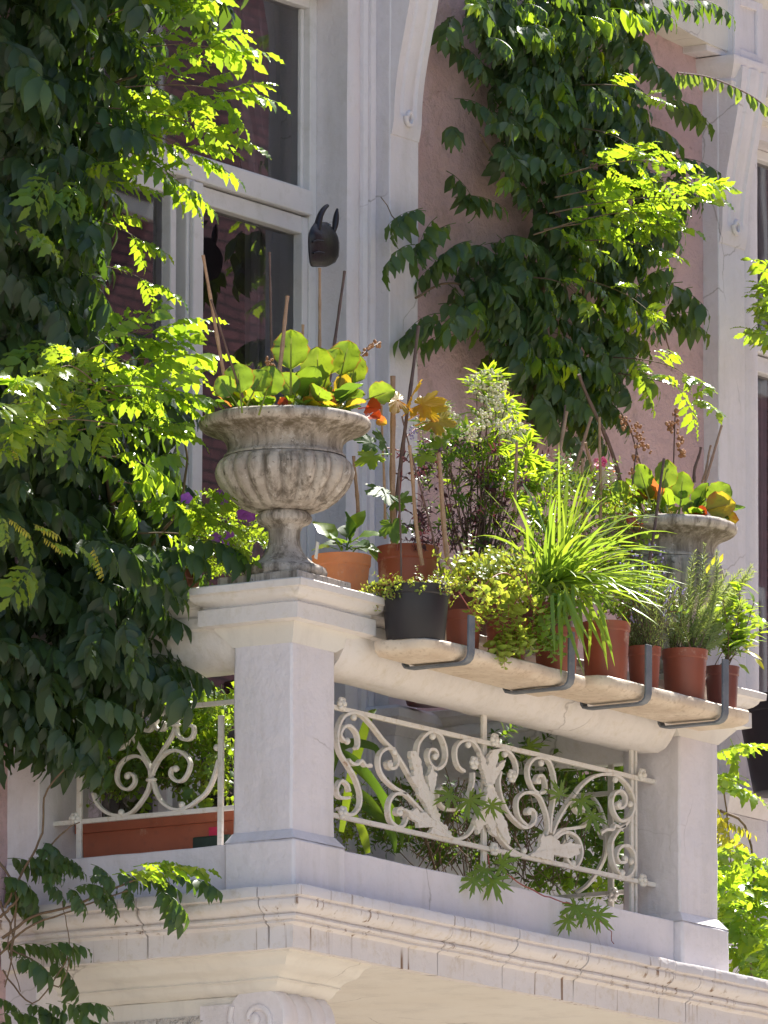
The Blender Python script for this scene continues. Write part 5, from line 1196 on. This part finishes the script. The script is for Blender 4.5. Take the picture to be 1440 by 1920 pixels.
# ================================================================ CANES AND TWIGS
CG = 'canes and twigs standing in the pots'
def cane(x0, y0, x1, y1, Yp, mat, r, label, nodes=True):
    a, c = at(x0, y0, Y=Yp+rnd(-.02, .02)), at(x1, y1, Y=Yp); n = 14; P = []; R_ = []
    jx = V((rnd(-1, 1), rnd(-1, 1), 0))*(.004 if mat == 'cane' else .008)
    for i in range(n+1):
        u = i/n; P.append(c.lerp(a, u)+jx*math.sin(u*5)); R_.append(r*1.2*(1.0-.25*u)*(1.22 if nodes and i % 4 == 2 else 1))
    o = obj('cane' if mat == 'cane' else 'twig', MB().tube(P, R_, 7), mat, smooth=40, org=c); tag(o, label, 'cane' if mat == 'cane' else 'twig', CG)
random.seed(4)
for a in ((380, 478, 428, 745, .12, 'cane', .0055, 'tan bamboo cane leaning left at the left edge of the urn'), (394, 560, 456, 745, .0, 'twig', .0035, 'thin dark twig crossing the leftmost cane in the urn'),
          (505, 473, 512, 750, .1, 'twig', .004, 'slender brown twig rising upright from the middle of the left urn'), (540, 555, 520, 720, -.02, 'cane', .0065, 'short thick tan cane left of the urn centre'),
          (568, 608, 566, 720, .1, 'cane', .005, 'shortest tan cane in the left urn'), (599, 503, 600, 740, .15, 'cane', .005, 'pale cane standing just under the black mask'),
          (646, 508, 614, 740, .15, 'twig', .005, 'dark twig leaning right below the black mask'), (783, 612, 735, 1015, .08, 'twig', .006, 'long dark twig leaning right beside the white pilaster'),
          (735, 705, 738, 1020, .06, 'cane', .009, 'thickest reddish cane in the big brown pot'), (716, 760, 722, 1010, .06, 'cane', .004, 'thin cane left of the thickest reddish cane'),
          (765, 835, 792, 1060, -.08, 'cane', .006, 'tan cane leaning left between two twigs above the black pot'), (755, 780, 828, 1080, -.1, 'twig', .003, 'very thin twig slanting down right above the black pot'),
          (821, 850, 840, 1060, -.1, 'cane', .0075, 'stout tan cane above the right side of the black pot'), (748, 880, 752, 1085, -.14, 'twig', .003, 'thin upright twig in the middle of the black pot'),
          (664, 855, 672, 985, .35, 'cane', .006, 'bamboo cane behind the left urn, above the orange pot'), (1090, 702, 1165, 910, .08, 'twig', .006, 'long dark twig leaning left in front of the climbing vine'),
          (1125, 782, 1125, 1000, .05, 'cane', .005, 'upright reddish cane passing the pink flower'), (1246, 860, 1212, 1085, -.12, 'twig', .005, 'dark twig in front of the right urn, leaning right'),
          (1062, 772, 1040, 905, .15, 'cane', .006, 'tan cane leaning right left of the grassy plant top'), (1110, 782, 1068, 905, .15, 'cane', .0055, 'tan cane crossing behind the long dark leaning twig'),
          (1099, 830, 1112, 900, .1, 'cane', .005, 'short cane leaning left beside the pink flower'), (1094, 860, 1094, 1040, .02, 'cane', .0055, 'upright tan cane left of the pink flower'),
          (1311, 838, 1302, 905, .2, 'twig', .005, 'short dark stub behind the right urn leaves'), (1353, 798, 1322, 905, .12, 'cane', .0045, 'thin cane leaning right at the right end of the right urn'),
          (1334, 835, 1316, 905, .14, 'cane', .004, 'thin short cane beside the right urn end cane'), (968, 830, 966, 960, -.05, 'cane', .005, 'cane rising inside the flowering shrub'), (1010, 1000, 1060, 760, .3, 'twig', .003, 'fine bent twig behind the grassy plant')):
    cane(*a)
# ================================================================ MASK
z0m = at(607, 500, Y=1.12); S_ = 1/12/567*1.06
def mp(x, y, dep=0):
    p = at(560+x/12, 380+y/12, Y=1.08); return p+scr(0, 0, -dep)
t = thing('wall_mask', 'small black horned mask hanging on the white window surround', 'mask', tuple(mp(560, 1440)))
secs = [(1445, 300, 620, .008), (1420, 270, 690, .018), (1340, 240, 830, .032), (1200, 225, 905, .040), (1050, 215, 918, .046), (900, 210, 918, .048), (780, 212, 890, .046), (700, 218, 860, .042), (620, 245, 800, .036), (540, 290, 740, .030), (470, 340, 690, .02), (440, 380, 640, .006)]
vs = []; fs = []; K = 16
for y, xa, xb, dp in secs:
    for k in range(K):
        an = 2*math.pi*k/K; cx = (xa+xb)/2+(xb-xa)/2*math.cos(an); p = mp(cx, y, dp*max(-.25, math.sin(an))*(1+.12*math.sin(an*3+y*.01))); vs.append(p)
for i in range(len(secs)-1):
    for k in range(K): k2 = (k+1) % K; fs.append((i*K+k, (i+1)*K+k, (i+1)*K+k2, i*K+k2))
fs += [tuple(range(K)), tuple((len(secs)-1)*K+k for k in range(K))[::-1]]
obj('face', MB().add(vs, fs), 'mask', t, smooth=60)
obj('horn', MB().tube(catmull([mp(400, 640, .01), mp(440, 470, .01), mp(480, 320, .01), mp(540, 200, .01), mp(600, 120, .01), mp(650, 80, .01)], 4), [.0155-.00045*i for i in range(21)], 10), 'mask', t, smooth=60)
obj('horn', MB().tube(catmull([mp(790, 680, .01), mp(820, 520, .01), mp(840, 360, .01), mp(855, 240, .01), mp(870, 150, .01)], 4), [.006, .008, .0095, .0105, .011, .0115, .0115, .0115, .011, .0105, .010, .009, .008, .007, .006, .005, .004], 10), 'mask', t, smooth=60)
obj('lip', MB().tube([mp(330, 1190, .040), mp(450, 1175, .050), mp(580, 1190, .046)], [.003, .005, .003], 6), 'black_plastic', t, smooth=60)
obj('lip', MB().tube([mp(320, 940, .046), mp(420, 915, .052), mp(560, 930, .052)], [.003, .0045, .003], 6), 'black_plastic', t, smooth=60)
obj('grey_spot', MB().sphere(mp(700, 540, .022), .006, 8, 6), 'bracket', t, smooth=60)  # small grey ball on the brow
# ================================================================ PLANTS INSIDE THE BALCONY
random.seed(40)
def bush(name, label, reg, n, Y0, Y1, lm, s, mat, c, L=(.05, .11), k=6, mat2=None, X=None):
    t = thing(name, label, 'plant', c); a, b, g_ = MB(), MB(), MB()
    for x, y in samples(reg, n):
        p = at(x, y, X=rnd(*X)) if X else at(x, y, Y=rnd(Y0, Y1))
        sprig(a if (mat2 is None or random.random() < .6) else g_, b, p, scr(rnd(-1, 1), rnd(-.4, 1), rnd(-.6, .4)), rnd(*L), k, lm, s*rnd(.7, 1.2), .9, .2)
    obj('foliage', a, mat, t, smooth=60, kind='stuff'); obj('stems', b, 'stem', t, smooth=80, kind='stuff')
    if g_.v: obj('lime_foliage', g_, mat2, t, smooth=60, kind='stuff')
    return t
scn = MB().merge(SCEN)
bush('scented_geranium', 'sunlit small leaved geranium in the trough behind the left railing', [(190, 1490), (200, 1400), (260, 1330), (330, 1320), (400, 1290), (440, 1300), (440, 1500)], 230, 0, 0, lf(.036, .026, ROUND, .2, .3, 4), 1.0, 'lime', (.37, .68, .33), mat2='gran', X=(.20, .46))  # lime leaf colour stands in for more sunlight on the foliage
t = thing('scented_geranium', 'cut leaved geranium stems rising pale at the left of the left railing', 'plant', (.37, .9, .33)); mm = SCEN.mesh('leaf', 'gran', 60)
for x, y in samples([(190, 1480), (200, 1380), (300, 1330), (430, 1290), (430, 1480)], 90): put_leaf(t, mm, at(x, y, X=rnd(.15, .35)), scr(rnd(-1, 1), rnd(-.5, 1), -.4), scr(rnd(-.5, .5), .6, -.7), rnd(.7, 1.1))
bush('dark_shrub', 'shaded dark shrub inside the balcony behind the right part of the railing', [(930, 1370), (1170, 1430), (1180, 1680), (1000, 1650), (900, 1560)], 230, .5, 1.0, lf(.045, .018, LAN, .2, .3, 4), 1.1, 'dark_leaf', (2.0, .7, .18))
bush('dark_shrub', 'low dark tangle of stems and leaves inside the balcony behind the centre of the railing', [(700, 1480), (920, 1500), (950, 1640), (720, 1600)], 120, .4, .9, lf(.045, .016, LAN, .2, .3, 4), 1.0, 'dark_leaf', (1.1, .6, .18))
m = MB()
for i in range(110):
    x, y = rnd(780, 1080), rnd(1560, 1660)*1; p = at(x, y+10, Y=rnd(.3, .5)); q = p+scr(rnd(-.15, .15), rnd(.05, .30), rnd(-.1, .1)); m.tube([p, p.lerp(q, .5)+scr(rnd(-.02, .02), 0, 0), q], .0018, 4, False)
t = thing('dry_stems', 'tangle of dry reddish brown stems behind the railing', 'plant', (1.5, .4, .18)); obj('stems', m, 'stem', t, kind='stuff')
# strap leaved plant behind the railing at the left
t = thing('strap_leaved_plant', 'dark strap leaved plant arching behind the railing beside the left pier', 'plant', (.5, .35, .2))
for i, pts in enumerate(([(610, 1480), (640, 1400), (700, 1400), (712, 1430)], [(620, 1400), (670, 1430), (720, 1500), (738, 1570), (740, 1600)], [(640, 1420), (700, 1470), (745, 1540), (755, 1590)], [(600, 1450), (680, 1490), (720, 1530)], [(660, 1500), (720, 1540), (745, 1600)], [(640, 1560), (660, 1450), (690, 1350), (705, 1330)], [(690, 1600), (680, 1560), (660, 1520)])):
    q = catmull([at(x, y, Y=.22+.02*i) for x, y in pts], 6); n = len(q); w = [.026*math.sin(math.pi*min(.97, .18+.8*j/n)) for j in range(n)]; vs = []; fs = []
    for j, p in enumerate(q):
        tdir = (q[min(j+1, n-1)]-q[max(j-1, 0)]).normalized(); s = tdir.cross(scr(.3, .2, -1)).normalized()*w[j]/2*(1.3); vs += [p-s+scr(0, 0, -.003), p, p+s+scr(0, 0, -.003)]
    for j in range(n-1): fs += [(j*3, j*3+3, j*3+4, j*3+1), (j*3+1, j*3+4, j*3+5, j*3+2)]
    obj('leaf', MB().add(vs, fs), 'dark_leaf' if i < 5 else 'lime', t, smooth=60)  # last blades in lime, their sunlit look put into the colour
bush('leafy_plant', 'sunlit leafy plant low behind the railing beside the left pier', [(635, 1490), (700, 1500), (740, 1560), (700, 1590), (640, 1560)], 60, .5, .8, small, 1.4, 'lime', (.9, .6, .2))
bush('leafy_plant', 'lime green leaves low at the far right inside the balcony', [(1040, 1620), (1140, 1650), (1160, 1690), (1020, 1680)], 30, .7, 1.0, med, 1.2, 'lime', (2.2, .8, .1))
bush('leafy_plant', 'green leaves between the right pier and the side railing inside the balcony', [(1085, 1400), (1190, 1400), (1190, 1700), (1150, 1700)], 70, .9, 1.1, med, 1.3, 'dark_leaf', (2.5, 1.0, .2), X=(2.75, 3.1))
# hanging cut leaves of a geranium over the kerb
t = thing('hanging_geranium', 'deeply cut geranium leaves hanging out through the railing over the kerb', 'plant', (1.5, .1, .2))
mg = petiole(GER, .07).mesh('leaf', 'gran', 60)
for x, y, Y_, r, u, s in ((880, 1500, .03, .5, -.7, 1.0), (845, 1490, .04, -.6, -.3, .8), (920, 1510, .04, .9, -.4, .7), (910, 1630, -.03, -.6, -.7, .85), (925, 1650, -.04, .3, -1, .95), (940, 1620, -.03, .9, .4, .8), (890, 1650, -.04, -1, -.6, .8), (1080, 1700, -.05, -.5, -.9, .9), (1100, 1705, -.05, .3, -1, .9), (1120, 1715, -.06, .9, -.9, .85), (1065, 1725, -.06, -.9, -1, .7), (1090, 1500, .05, .6, -.8, .8), (1050, 1490, .05, -.3, .5, .7), (1110, 1530, .06, .5, -1, .8), (1020, 1560, .2, .2, -.6, .8), (990, 1400, .2, .4, -.3, .9), (940, 1400, .25, -.4, -.3, .9)):
    put_leaf(t, mg, at(x, y, Y=Y_), scr(r, u, -.35), scr(rnd(-.3, .3), .35, -1), s)
stems(t, [([(950, 1640), (1000, 1670), (1050, 1690), (1085, 1700), (1140, 1740), (1150, 1770)], .45), ([(915, 1600), (918, 1630), (925, 1650)], .4)], 'stem_red', plane=dict(Y=-.03))
